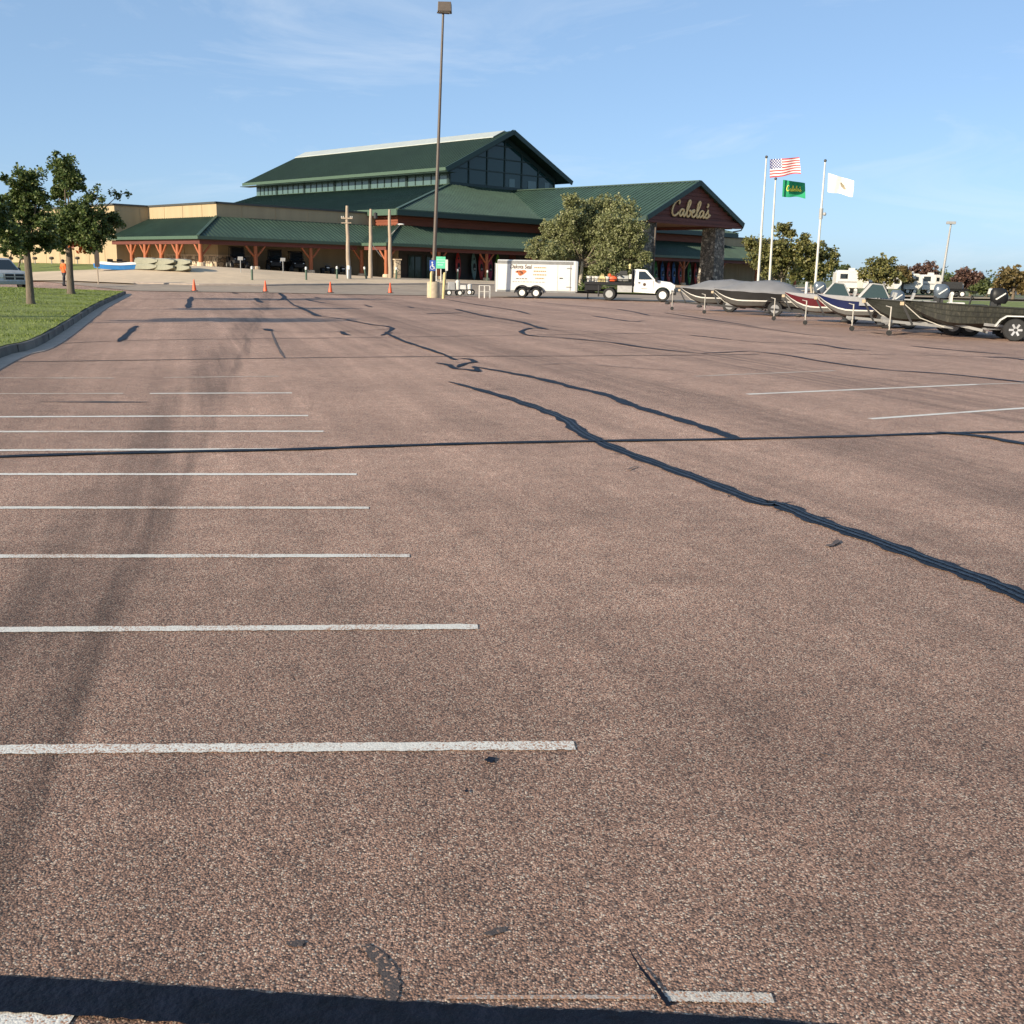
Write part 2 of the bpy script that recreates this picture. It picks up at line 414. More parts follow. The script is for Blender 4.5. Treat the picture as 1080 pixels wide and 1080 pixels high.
G['leaf_red'] = M_leaf('dark_red_leaves', (.075, .042, .036), (.15, .085, .066), (.20, .12, .085))
G['leaf_brown'] = M_leaf('brownish_leaves', (.085, .07, .025), (.18, .13, .05), (.22, .16, .07))
G['leaf_autumn'] = M_leaf('autumn_red_leaves', (.28, .05, .015), (.42, .12, .03))
G['grass'] = M_leaf('grass_blades', (.12, .165, .026), (.20, .245, .05), None, .3)
G['dry'] = mat('dry_field', (.30, .24, .15), .9, var=.15, vs=.2)
G['blue_plastic'] = mat('blue_plastic', (.025, .16, .42), .35)
G['sign_blue'] = mat('blue_sign_face', (.015, .06, .28), .45)
G['sign_green'] = mat('green_sign_face', (.10, .48, .28), .45)
G['skin'] = mat('skin', (.42, .24, .16), .6)
G['pants'] = mat('dark_trousers_cloth', (.022, .024, .030), .85)
G['silver_car'] = mat('silver_car_paint', (.48, .46, .42), .3, .4)
G['car_glass'] = M_glass('car_glass', (.015, .02, .022))
G['ws_glass'] = M_glass('tinted_windshield', (.03, .05, .05), .15, .4)
G['lamp_glass'] = mat('clear_lamp_plastic', (.75, .75, .72), .15)
G['red_lens'] = mat('red_lens', (.4, .02, .02), .3)
G['text_brown'] = mat('brown_lettering', (.06, .028, .010), .6)
G['text_tan'] = mat('ochre_lettering', (.33, .20, .05), .6)
G['logo_orange'] = mat('orange_logo', (.48, .13, .04), .6)
G['crate_wood'] = mat('crate_wood', (.42, .33, .22), .85, var=.15)

# ------------------------------------------------------------------ mesh builders
class MB:
    def __init__(s): s.bm = bmesh.new(); s.mi = 0
    def face(s, vs):
        try:
            f = s.bm.faces.new(vs); f.material_index = s.mi; return f
        except ValueError: return None
    def pts(s, ps): return [s.bm.verts.new(p) for p in ps]
    def poly(s, ps): return s.face(s.pts(ps))
    def box(s, x0, x1, y0, y1, z0, z1, tx=0, ty=0):
        """axis-aligned box, its top inset by tx / ty"""
        v = s.pts([(x0, y0, z0), (x1, y0, z0), (x1, y1, z0), (x0, y1, z0), (x0 + tx, y0 + ty, z1), (x1 - tx, y0 + ty, z1), (x1 - tx, y1 - ty, z1), (x0 + tx, y1 - ty, z1)])
        for q in ((3, 2, 1, 0), (4, 5, 6, 7), (0, 1, 5, 4), (1, 2, 6, 5), (2, 3, 7, 6), (3, 0, 4, 7)): s.face([v[i] for i in q])
        return s
    def cbox(s, c, d): return s.box(c[0] - d[0] / 2, c[0] + d[0] / 2, c[1] - d[1] / 2, c[1] + d[1] / 2, c[2] - d[2] / 2, c[2] + d[2] / 2)
    def bar(s, p, q, w, h, upv=(0, 0, 1)):
        p, q = Vector(p), Vector(q); d = (q - p).normalized(); u = Vector(upv)
        x = d.cross(u)
        if x.length < 1e-4: x = d.cross(Vector((1, 0, 0)))
        x.normalize(); z = x.cross(d).normalized()
        r = []
        for e in (p, q):
            r.append([s.bm.verts.new(e + x * (w / 2 * i) + z * (h / 2 * j)) for i, j in ((-1, -1), (1, -1), (1, 1), (-1, 1))])
        for i in range(4): s.face([r[0][i], r[0][(i + 1) % 4], r[1][(i + 1) % 4], r[1][i]])
        s.face(r[0][::-1]); s.face(r[1]); return s
    def tube(s, pts, rad, n=8, caps=True):
        pts = [Vector(p) for p in pts]
        if not hasattr(rad, '__len__'): rad = [rad] * len(pts)
        rings = []; prev = None
        for i, p in enumerate(pts):
            d = (pts[min(i + 1, len(pts) - 1)] - pts[max(i - 1, 0)])
            if d.length < 1e-9: d = Vector((0, 0, 1))
            d.normalize()
            if prev is None:
                x = d.cross(Vector((0, 0, 1)))
                if x.length < 1e-3: x = d.cross(Vector((0, 1, 0)))
            else: x = prev - d * prev.dot(d)
            x.normalize(); prev = x; y = d.cross(x)
            rings.append([s.bm.verts.new(p + (x * math.cos(2 * math.pi * k / n) + y * math.sin(2 * math.pi * k / n)) * rad[i]) for k in range(n)])
        s.skin(rings, caps); return s
    def skin(s, rings, caps=True, closed=True):
        for a, b in zip(rings, rings[1:]):
            n = len(a)
            for k in range(n if closed else n - 1): s.face([a[k], a[(k + 1) % n], b[(k + 1) % n], b[k]])
        if caps: s.face(rings[0][::-1]); s.face(rings[-1])
        return s
    def loft(s, rings, caps=True, closed=True): return s.skin([s.pts(r) for r in rings], caps, closed)
    def prism(s, poly, d0, d1, axis='y'):
        def P(u, w, d): return {'y': (u, d, w), 'z': (u, w, d), 'x': (d, u, w)}[axis]
        a = s.pts([P(u, w, d0) for u, w in poly]); b = s.pts([P(u, w, d1) for u, w in poly])
        s.skin([a, b], True); return s
    def lathe(s, prof, c=(0, 0, 0), axis='z', n=16, caps=True):
        c = Vector(c); rings = []
        for r, h in prof:
            ring = []
            for k in range(n):
                t = 2 * math.pi * k / n; u, w = r * math.cos(t), r * math.sin(t)
                ring.append(c + Vector({'z': (u, w, h), 'y': (u, h, w), 'x': (h, u, w)}[axis]))
            rings.append(ring)
        return s.loft(rings, caps)
    def ell(s, c, r, nu=12, nv=8, e=1.0):
        rings = []
        def pw(t): return math.copysign(abs(t) ** e, t)
        for j in range(1, nv):
            ph = math.pi * j / nv - math.pi / 2
            rings.append([(c[0] + r[0] * pw(math.cos(ph)) * pw(math.cos(2 * math.pi * k / nu)), c[1] + r[1] * pw(math.cos(ph)) * pw(math.sin(2 * math.pi * k / nu)), c[2] + r[2] * pw(math.sin(ph))) for k in range(nu)])
        return s.loft(rings, True)
    def slab(s, ps, th):
        """a sloping roof slab: polygon ps, thickened straight down"""
        a = s.pts(ps); b = s.pts([(p[0], p[1], p[2] - th) for p in ps]); s.skin([b, a], True); return s
    def build(s, name, mt, parent=None, smooth=False, bevel=0):
        bmesh.ops.recalc_face_normals(s.bm, faces=s.bm.faces)
        me = bpy.data.meshes.new(name); s.bm.to_mesh(me); s.bm.free()
        for q in (mt if isinstance(mt, (list, tuple)) else [mt]): me.materials.append(q)
        if smooth:
            me.polygons.foreach_set('use_smooth', [True] * len(me.polygons))
            me.set_sharp_from_angle(angle=math.radians(38))
        o = bpy.data.objects.new(name, me); COL.objects.link(o)
        if parent: o.parent = parent
        if bevel:
            bv = o.modifiers.new('bevel', 'BEVEL'); bv.width = bevel; bv.segments = 2; bv.limit_method = 'ANGLE'
        return o
def build_each(b, name, mt, parent, smooth=False):
    """one object for every separate piece in the builder"""
    bm = b.bm; bm.verts.index_update(); seen = set(); res = []
    for v0 in bm.verts:
        if v0.index in seen: continue
        comp, st = [], [v0]; seen.add(v0.index)
        while st:
            v = st.pop(); comp.append(v)
            for e in v.link_edges:
                w = e.other_vert(v)
                if w.index not in seen: seen.add(w.index); st.append(w)
        n = MB(); mp_ = {v: n.bm.verts.new(v.co) for v in comp}
        for f in {f for v in comp for f in v.link_faces}: n.bm.faces.new([mp_[v] for v in f.verts])
        res.append(n.build(name, mt, parent, smooth))
    bm.free(); return res
def tag(o, label=None, cat=None, group=None, kind=None):
    if label: o['label'] = label
    if cat: o['category'] = cat
    if group: o['group'] = group
    if kind: o['kind'] = kind
    return o
def empty(name, loc, rz=0, label=None, cat=None, group=None):
    o = bpy.data.objects.new(name, None); COL.objects.link(o)
    o.location = loc; o.rotation_euler = (0, 0, rz); o.empty_display_size = .3
    return tag(o, label, cat, group)
def copy_tree(o, parent=None):
    c = o.copy(); COL.objects.link(c); c.parent = parent
    for ch in [k for k in COL.objects if k.parent == o]: copy_tree(ch, c)
    return c
def text_mesh(name, s, size, mt, parent, M, depth=.02, shear=0, bold=0, sx=1):
    cu = bpy.data.curves.new(name, 'FONT'); cu.body = s; cu.size = size; cu.extrude = depth / 2; cu.shear = shear; cu.offset = bold
    cu.align_x = 'CENTER'; cu.align_y = 'CENTER'; cu.resolution_u = 3
    to = bpy.data.objects.new('tmp', cu)
    me = bpy.data.meshes.new_from_object(to)
    bpy.data.objects.remove(to)
    me.name = name
    if sx != 1: me.transform(Matrix.Diagonal((sx, 1, 1, 1)))
    me.transform(M); me.materials.clear(); me.materials.append(mt)
    o = bpy.data.objects.new(name, me); COL.objects.link(o); o.parent = parent
    return o
def frameM(o, x, y):
    """matrix carrying text axes x (reading), y (up) to the given directions at o"""
    x = Vector(x).normalized(); y = Vector(y).normalized(); z = x.cross(y)
    mm = Matrix.Identity(4)
    for i in range(3): mm[i][0], mm[i][1], mm[i][2], mm[i][3] = x[i], y[i], z[i], o[i]
    return mm
def catmull(pts, k=6):
    P = [Vector(p) for p in pts]; P = [P[0] * 2 - P[1]] + P + [P[-1] * 2 - P[-2]]
    r = []
    for i in range(1, len(P) - 2):
        for j in range(k):
            t = j / k
            r.append(.5 * (2 * P[i] + (P[i + 1] - P[i - 1]) * t + (2 * P[i - 1] - 5 * P[i] + 4 * P[i + 1] - P[i + 2]) * t * t + (3 * P[i] - P[i - 1] - 3 * P[i + 1] + P[i + 2]) * t ** 3))
    r.append(P[-2]); return r

# ------------------------------------------------------------------ ground sheets
def sheet(name, poly, dz, mt, step=1.5, kind='structure', y0=50, zf=None):
    bm = bmesh.new()
    f = bm.faces.new([bm.verts.new((p[0], p[1], 0)) for p in poly])
    xs = [p[0] for p in poly]; ys = [p[1] for p in poly]
    if max(ys) > y0 or zf:
        for ax, lo, hi in ((0, min(xs), max(xs)), (1, max(min(ys), y0 if not zf else -1e9), max(ys))):
            k = math.ceil(lo / step + 1e-6)
            while k * step < hi:
                co = [0, 0, 0]; no = [0, 0, 0]; co[ax] = k * step; no[ax] = 1
                bmesh.ops.bisect_plane(bm, geom=bm.verts[:] + bm.edges[:] + bm.faces[:], plane_co=co, plane_no=no); k += 1
    for v in bm.verts: v.co.z = (zf(v.co.x, v.co.y) if zf else gz(v.co.x, v.co.y)) + dz
    bmesh.ops.triangulate(bm, faces=[f_ for f_ in bm.faces if len(f_.verts) > 4])
    bmesh.ops.recalc_face_normals(bm, faces=bm.faces)
    for f_ in bm.faces:
        if f_.normal.z < 0: f_.normal_flip()
    me = bpy.data.meshes.new(name); bm.to_mesh(me); bm.free(); me.materials.append(mt)
    o = bpy.data.objects.new(name, me); COL.objects.link(o)
    return tag(o, kind=kind)
def P2(px, py):
    p = pix(px, py); return (p.x, p.y)

# far ground: one sheet to the horizon
bm = bmesh.new()
gx = [-3000, -800, -300, -160] + list(range(-110, 171, 4)) + [230, 400, 900, 3000]
gy = [-300, -40] + list(range(48, 261, 4)) + [320, 500, 900, 1800, 4000]
gv = [[bm.verts.new((x, y, gz(x, y) - .07)) for x in gx] for y in gy]
for j in range(len(gy) - 1):
    for i in range(len(gx) - 1): bm.faces.new((gv[j][i], gv[j][i + 1], gv[j + 1][i + 1], gv[j + 1][i]))
me = bpy.data.meshes.new('ground'); bm.to_mesh(me); bm.free(); me.materials.append(G['field'])
o = bpy.data.objects.new('ground', me); COL.objects.link(o); tag(o, kind='structure')

# the lot, the grey drive beyond it, the pale apron at the store
edge = [P2(*q) for q in ((40, 297), (100, 303), (140, 307), (200, 308), (280, 309), (350, 310.5), (450, 312), (540, 314), (600, 314.5), (650, 317), (720, 319.5), (800, 322), (900, 325), (1000, 330), (1080, 336), (1180, 345))]
kerbl = [P2(*q) for q in ((140, 299.5), (210, 301.2), (280, 302), (330, 301.2), (380, 300.5), (450, 300.3), (530, 301.5), (600, 303), (680, 306), (760, 309), (820, 310.5))]
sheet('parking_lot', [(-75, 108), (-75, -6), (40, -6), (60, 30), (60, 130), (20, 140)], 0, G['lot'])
sheet('drive_lane', edge + [(60, 60), (75, 100), (60, 112), (25, 122), (-10, 112), (-30, 96), (-44, 90)], .03, G['drive'])
pl = [xy(97, -12), xy(97, 1), xy(-2, 1), xy(-2, 13.5), xy(-5, 13.5), xy(-5, 13.5)]
pl = kerbl + [xy(80, -16), xy(100, -10), xy(100, 3), xy(1, 3), xy(1, 14), xy(-3.0, 14), P2(128, 281), P2(104, 286)]
sheet('sidewalk', pl, .13, G['conc'])
sheet('apron', [P2(*q) for q in ((30, 291), (35, 288.5), (104, 285.8), (140, 299.0), (142, 301), (100, 299), (60, 297.5), (30, 297.5))], .124, G['conc'])

def path_strip(name, path, prof, mt, kind='structure'):
    """sweep a cross-section (offset to the right, height) along a path on the ground"""
    b = MB(); rings = []
    for i, p in enumerate(path):
        q0 = Vector(path[max(i - 1, 0)]); q1 = Vector(path[min(i + 1, len(path) - 1)])
        d = (q1 - q0).normalized(); r = Vector((d.y, -d.x))
        rings.append([(p[0] + r.x * s_, p[1] + r.y * s_, gz(p[0] + r.x * s_, p[1] + r.y * s_) + h) for s_, h in prof])
    b.loft(rings, True, True)
    return tag(b.build(name, mt), kind=kind)
def dense(path, step=1.5):
    r = []
    for a_, b_ in zip(path, path[1:]):
        n_ = max(1, int(math.dist(a_, b_) / step))
        for k in range(n_): r.append((a_[0] + (b_[0] - a_[0]) * k / n_, a_[1] + (b_[1] - a_[1]) * k / n_))
    return r + [path[-1]]
path_strip('sidewalk_kerb', dense(kerbl), [(-.1, -.1), (-.1, .134), (.13, .134), (.16, .11), (.17, -.1)], G['gutter'])

# the grass island on the left
kb = [tuple(pixz(*q).xy) for q in ((0, 377.6), (48, 361), (103.5, 324.6), (131, 311))]
d0 = Vector(kb[0]) - Vector(kb[2]); d0.normalize()
kb = [tuple(Vector(kb[0]) + d0 * 9)] + kb
tip = Vector(kb[-1]); fw = (tip - Vector(kb[-2])).normalized(); lf = Vector((-fw.y, fw.x))
kb += [tuple(tip + fw * 1.6 + lf * .35), tuple(tip + fw * 2.8 + lf * 1.5), tuple(tip + fw * 3.2 + lf * 3.4), tuple(tip + fw * 2.9 + lf * 8)]
kb = [tuple(p) for p in catmull([(x, y, 0) for x, y in kb], 5)]
kb = [(p[0], p[1]) for p in kb]
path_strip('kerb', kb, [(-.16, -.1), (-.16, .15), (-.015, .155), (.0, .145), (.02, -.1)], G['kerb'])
path_strip('gutter', kb, [(.02, -.08), (.02, .006), (.34, .012), (.34, -.08)], G['gutter'])
b = MB(); kd = dense(kb, .5)
for i in range(4, len(kd) - 1, 6):
    p_, q_ = Vector(kd[i]), Vector(kd[i + 1]); d_ = (q_ - p_).normalized(); r_ = Vector((d_.y, -d_.x))
    v = [p_ + r_ * a for a in (-.17, .004)]
    b.bar((v[0].x, v[0].y, .153), (v[1].x, v[1].y, .150), .022, .012); b.bar((p_.x + r_.x * .008, p_.y + r_.y * .008, .01), (p_.x + r_.x * .006, p_.y + r_.y * .006, .15), .022, .02, (d_.x, d_.y, 0))
tag(b.build('kerb_joint', G['trim']), kind='structure')
def off(path, s_):
    r = []
    for i, p in enumerate(path):
        q0 = Vector(path[max(i - 1, 0)]); q1 = Vector(path[min(i + 1, len(path) - 1)])
        d = (q1 - q0).normalized(); r.append((p[0] + d.y * s_, p[1] - d.x * s_))
    return r
inner = off(kb, -.07)
isl = inner + [(-75, inner[-1][1] + 9), (-75, 10), (-40, 5)]
def lawn_z(x, y):
    dmin = min(math.dist((x, y), p) for p in inner)
    return .165 + .22 * sstep(dmin / 7) + gz(x, y) * .6
sheet('lawn', isl, 0, G['lawn'], step=2.0, zf=lawn_z)
def in_poly(x, y, poly):
    c = False; n_ = len(poly)
    for i in range(n_):
        x0, y0_ = poly[i]; x1, y1 = poly[(i + 1) % n_]
        if (y0_ > y) != (y1 > y) and x < (x1 - x0) * (y - y0_) / (y1 - y0_) + x0: c = not c
    return c
def blades(name, poly, n_, zf, h=(.03, .065), w=.006, xr=None, yr=None, bias=1.0):
    xs = [p[0] for p in poly]; ys = [p[1] for p in poly]
    xr = xr or (min(xs), max(xs)); yr = yr or (min(ys), max(ys))
    V = []; k = 0
    while k < n_:
        x = rnd.uniform(*xr); y = yr[0] + (yr[1] - yr[0]) * rnd.random() ** bias
        if not in_poly(x, y, poly): continue
        z = zf(x, y) - .01; t = rnd.uniform(0, 6.28); hh = rnd.uniform(*h); ww = w * (1 + y / 30)
        dx, dy = math.cos(t) * ww, math.sin(t) * ww; lx, ly = rnd.uniform(-.4, .4) * hh, rnd.uniform(-.4, .4) * hh
        V += [(x - dx, y - dy, z), (x + dx, y + dy, z), (x + lx, y + ly, z + hh)]; k += 1
    me = bpy.data.meshes.new(name); me.from_pydata(V, [], [(i, i + 1, i + 2) for i in range(0, len(V), 3)]); me.materials.append(G['grass'])
    o = bpy.data.objects.new(name, me); COL.objects.link(o); return tag(o, kind='stuff')
tag(blades('grass', isl, 110000, lawn_z, xr=(-32, -8), yr=(14, 68), bias=1.5), 'short mown green grass growing on the kerbed island', 'grass')

# lawn against the long tan wall, tree bed by the drive, verge and field on the right
back_lawn = [xy(-3.6, 13.8), xy(-3.6, 80), (-90, 150), (-80, 105), P2(0, 291), P2(60, 288.3), P2(104, 285.5), P2(126, 281.3)]
sheet('back_lawn', back_lawn, .08, G['lawn'])
bed = [P2(585, 304), P2(606, 309.5), P2(640, 310.5), P2(700, 312), P2(705, 306.5), P2(680, 303.5), P2(640, 301.5), P2(600, 300.5)]
sheet('tree_bed', bed, .16, G['lawn'])
verge = [P2(760, 316), P2(880, 320.5), P2(980, 326.5), P2(1090, 333), P2(1250, 340), P2(1250, 322), P2(1090, 318.8), P2(980, 317), P2(820, 313)]
sheet('verge', verge, .06, G['lawn'])
sheet('far_road', [P2(860, 313.5), P2(1090, 318.2), P2(1300, 322), P2(1300, 317), P2(1090, 314.8), P2(860, 310.8)], .03, G['dry'])

# ------------------------------------------------------------------ markings on the lot
def strip(name, pts, w, mt, dz, wj=0, seed=1, ends=True, kind='structure'):
    """a ribbon on the lot along pts, with an uneven edge"""
    rr = random.Random(seed); b = MB()
    P = [Vector((p[0], p[1], 0)) for p in pts]; L_, R_ = [], []
    ln = len(P)
    for i, p in enumerate(P):
        d = (P[min(i + 1, ln - 1)] - P[max(i - 1, 0)]).normalized(); r = Vector((d.y, -d.x, 0))
        ww = w[i] if hasattr(w, '__len__') else w
        a_ = ww / 2 * (1 + rr.uniform(-wj, wj)); c_ = ww / 2 * (1 + rr.uniform(-wj, wj))
        z = gz(p.x, p.y) + dz
        L_.append(b.bm.verts.new((p.x - r.x * a_, p.y - r.y * a_, z))); R_.append(b.bm.verts.new((p.x + r.x * c_, p.y + r.y * c_, z)))
    for i in range(ln - 1): b.face([R_[i], R_[i + 1], L_[i + 1], L_[i]])
    return tag(b.build(name, mt), kind=kind)
def Z0(q): p = pixz(*q); return (p.x, p.y)
def linepts(q0, q1, n_=110):
    a_, b_ = Z0(q0), Z0(q1); return [(a_[0] + (b_[0] - a_[0]) * k / n_, a_[1] + (b_[1] - a_[1]) * k / n_) for k in range(n_ + 1)]
STALLS = [((-300, 793.5), (606, 787), 'paint', .068), ((-200, 666), (504, 661.5), 'paint', .070), ((-160, 587.5), (432, 586.5), 'paint', .072),
          ((-120, 535.8), (389, 536), 'paint', .07), ((-100, 500.4), (376, 500.6), 'paint_far', .08), ((-80, 475.6), (300, 474), 'paint_far', .095),
          ((-60, 455.6), (341, 455.2), 'paint_far', .09), ((-60, 440.2), (325, 438.6), 'paint_far', .095), ((-40, 415.5), (130, 415.2), 'paint_worn', .09), ((158, 415.2), (308, 414.6), 'paint_far', .09),
          ((-20, 398.8), (120, 399), 'paint_worn', .08), ((172, 398.5), (294, 397), 'paint_worn', .10),
          ((-80, 1071), (75, 1078), 'paint', .06), ((470, 1053), (690, 1052.8), 'paint_gone', .014), ((700, 1052), (815, 1054), 'paint_worn', .036)]
for i, (q0, q1, mt_, w_) in enumerate(STALLS):
    strip('parking_line', linepts(q0, q1), w_, G[mt_], .004, .13, i)
for i, (q0, q1, w_, mt_) in enumerate((((788, 416), (1032, 405.5), .11, 'paint_far'), ((918, 442), (1330, 413), .10, 'paint_far'), ((733, 397), (880, 391), .09, 'paint_worn'), ((1030, 405.5), (1090, 404), .10, 'paint_worn'))):
    strip('parking_line', linepts(q0, q1), w_, G[mt_], .004, .1, 60 + i)
def curve(qs, k=7): return [(p.x, p.y) for p in catmull([(*Z0(q), 0) for q in qs], k)]
def tar(qs, w, seed=1, wj=.22, mt_='tar', k=7, dz=.008, taper=True):
    pts = curve(qs, k); n_ = len(pts); rr = random.Random(seed)
    ws = []
    for i in range(n_):
        f_ = 1
        if taper: f_ = min(1, .35 + 7 * min(i, n_ - 1 - i) / n_)
        ws.append(w * f_ * (1 + .18 * math.sin(i * .9 + seed)))
    return strip('tar_seam', pts, ws, G[mt_], dz, wj, seed)
# main bands
tar([(474, 403), (500, 410), (535, 420), (570, 432), (596, 443), (612, 456), (640, 470), (690, 489), (745, 509), (800, 530), (822, 533), (860, 549), (920, 570), (985, 594), (1040, 614), (1080, 631), (1150, 662), (1330, 740)], .165, 3, .12, k=10)
tar([(500, 387), (540, 394), (575, 401), (605, 409), (640, 417), (665, 427), (700, 438), (740, 450), (765, 459), (782, 464.5)], .16, 5, .22, k=8)
def whiskers(qs, half, n_, seed):
    rr = random.Random(seed); P = curve(qs, 10); b = MB()
    for k in range(n_):
        i = rr.randrange(2, len(P) - 2); p = Vector((*P[i], 0)); d = (Vector((*P[i + 1], 0)) - p).normalized(); r = Vector((d.y, -d.x, 0)) * rr.choice((-1, 1))
        a = p + r * half * .8; dr = (r + d * rr.uniform(-1.2, 1.2)).normalized(); l_ = rr.uniform(.05, .16); c = a + dr * l_ * .5 + d * rr.uniform(-.03, .03); e = a + dr * l_
        q = Vector((-dr.y, dr.x, 0)); w_ = rr.uniform(.004, .012)
        vs = [a + q * w_, a - q * w_, c - q * w_ * .6, e, c + q * w_ * .6]
        f = b.poly([(v.x, v.y, .0065) for v in vs])
    o_ = b.build('tar_seam', G['tar'])
    for f in o_.data.polygons:
        if f.normal.z < 0: f.flip()
    return tag(o_, kind='structure')
MB1 = [(474, 403), (500, 410), (535, 420), (570, 432), (596, 443), (612, 456), (640, 470), (690, 489), (745, 509), (800, 530), (822, 533), (860, 549), (920, 570), (985, 594), (1040, 614), (1080, 631), (1150, 662), (1330, 740)]
whiskers(MB1, .08, 34, 4)
whiskers([(500, 387), (540, 394), (575, 401), (605, 409), (640, 417), (665, 427), (700, 438), (740, 450), (782, 464.5)], .075, 22, 6)
G['tar_fresh'] = mat('fresh_tar_ridge', (.008, .010, .016), .4, var=.3, vs=9, bump=.5, bs=30, spec=.22)
for off_, w_ in ((-.035, .022), (.02, .03)):
    P_ = [Vector((*p, 0)) for p in curve(MB1, 10)]; Q_ = []
    for i in range(len(P_)):
        d_ = (P_[min(i + 1, len(P_) - 1)] - P_[max(i - 1, 0)]).normalized(); Q_.append((P_[i].x + d_.y * off_, P_[i].y - d_.x * off_))
    strip('tar_seam', Q_[3:], w_, G['tar_fresh'], .0105, .45, int(off_ * 1000) + 77)
b_ = [(p[0], p[1]) for p in curve([(-120, 1045), (0, 1051), (100, 1056), (200, 1063), (300, 1070), (420, 1078), (520, 1084), (620, 1088), (720, 1092), (900, 1106), (1150, 1130)], 10)]
strip('tar_seam', b_, .118, G['tar'], .008, .07, 9)
_c = curve([(664, 1004), (668, 1012), (676, 1024), (686, 1037), (696, 1050), (706, 1064)], 7)
strip('tar_seam', _c, [.003 + .013 * (i / (len(_c) - 1)) ** 1.5 for i in range(len(_c))], G['tar'], .008, .25, 11)
tar([(-60, 485), (60, 480.5), (200, 477), (300, 475), (400, 471.5), (500, 468.5), (620, 466), (760, 464), (900, 460.8), (1000, 457.5), (1150, 455), (1500, 448)], .10, 13, .10, k=9, dz=.0125, taper=False)
tar([(986, 456.8), (1010, 458.5), (1040, 462), (1070, 467.5), (1120, 476), (1260, 500)], .13, 15, .15, dz=.016)
for i, (qs, w_) in enumerate((
    ([(338, 334), (350, 335), (362, 336.5)], .09), ([(414, 347), (410, 350), (406, 351)], .10), ([(470, 375), (478, 379), (482, 380)], .10), ([(380, 349), (392, 348.5), (402, 347.5)], .05),
    ([(430, 313), (450, 314.3), (470, 316)], .08), ([(520, 335), (528, 336), (534, 337)], .10), ([(560, 332), (590, 333), (624, 333)], .06), ([(300, 314), (306, 319), (310, 322)], .10), ([(344, 320), (360, 322), (384, 321.5)], .06),
    ([(392, 324), (410, 324.5), (430, 323.5)], .06), ([(436, 325), (460, 326.5), (480, 326)], .06), ([(505, 392.5), (503, 390), (500, 387)], .10), ([(686, 333), (700, 334), (740, 338), (800, 346), (860, 354), (905, 356)], .08), ([(578, 348), (620, 350), (680, 353), (725, 353.5)], .06),
    ([(772, 358.5), (800, 361), (840, 362)], .07), ([(735, 373), (760, 372), (790, 370.5)], .09), ([(300, 377.8), (296, 372), (290, 360), (286, 349.5)], .04), ([(560, 386), (600, 384), (660, 388), (720, 392)], .035),
    ([(884, 571), (880, 575), (872, 578)], .03), ([(674, 493), (668, 494), (662, 497)], .02),
    ([(406, 351), (414, 355), (425, 360), (440, 365), (455, 370), (470, 375)], .17), ([(402, 354), (408, 352), (414, 351)], .14),
    ([(460, 383), (472, 385), (480, 389), (492, 390), (504, 392.5)], .17), ([(482, 388), (490, 384), (500, 382), (494, 379), (482, 378.5)], .15),
    ([(362, 336.5), (378, 340), (395, 343), (408, 344.5), (414, 347), (400, 347.5)], .18), ([(280, 347), (286, 349.5)], .28), ([(286, 349.5), (310, 350.8), (340, 350.5), (380, 349)], .06),
    ([(360, 350), (364, 353), (369, 353.8)], .2), ([(384, 321.5), (392, 324)], .25), ([(430, 323.5), (436, 325)], .25),
    ([(202, 313), (200, 318), (198, 325)], .32), ([(124, 361), (134, 353), (140, 347), (144, 344)], .19),
    ([(270, 314.5), (272, 317), (276, 319.5)], .3), ([(295, 309.5), (300, 314), (293, 317)], .35), ([(310, 322), (318, 325), (332, 332), (338, 334)], .26),
    ([(322, 315.5), (330, 317.5), (344, 320)], .3), ([(332, 313.5), (337, 314.8)], .3), ([(245, 308.8), (251, 310)], .3), ([(480, 326), (492, 329), (505, 332), (520, 335)], .26),
    ([(470, 316), (500, 321), (540, 327), (560, 332)], .2), ([(534, 337), (552, 340.5), (566, 345), (578, 348)], .22), ([(578, 347.5), (560, 346.5), (550, 350), (558, 354), (590, 356.5), (640, 361), (680, 367), (735, 373)], .17),
    ([(624, 333), (640, 335.5), (665, 339), (680, 338.5)], .26), ([(725, 353.5), (745, 355.5), (772, 358.5)], .16), ([(650, 326), (668, 329), (686, 333)], .2),
    ([(790, 370.5), (830, 375), (870, 382), (930, 390), (1000, 395), (1075, 403), (1130, 409)], .14), ([(905, 346.6), (925, 347.5)], .2), ([(918, 351), (940, 353), (958, 351.5), (970, 351)], .2),
    ([(840, 362), (866, 364), (890, 368), (918, 370)], .16), ([(1040, 377), (1062, 377.5), (1090, 381)], .2), ([(960, 365), (1000, 369), (1060, 374)], .12),
    ([(450, 331), (470, 330.5), (488, 330)], .3), ([(560, 318), (600, 322), (650, 326)], .12), ([(700, 330), (740, 336), (800, 345)], .12))):
    w_ = w_ * (.72 if w_ > .13 else 1)
    tar(qs, w_, 100 + i, .3, 'tar' if w_ > .085 else 'seam', k=6, dz=.0085 + .0011 * (i % 7))
# old thin joints right across the lot
for i, (qs, w_) in enumerate((([(-80, 383), (80, 381), (300, 377.8), (480, 376), (620, 375.5), (800, 374)], .085), ([(40, 363.5), (150, 359), (350, 356.5), (560, 353.5), (700, 351.5)], .07),
                             ([(380, 338), (480, 338), (600, 337)], .06), ([(820, 372), (950, 374.5), (1120, 378)], .06))):
    pts_ = curve(qs, 12)
    strip('tar_seam', pts_, w_, G['seam'], .006 + .0005 * i, .35, 200 + i)
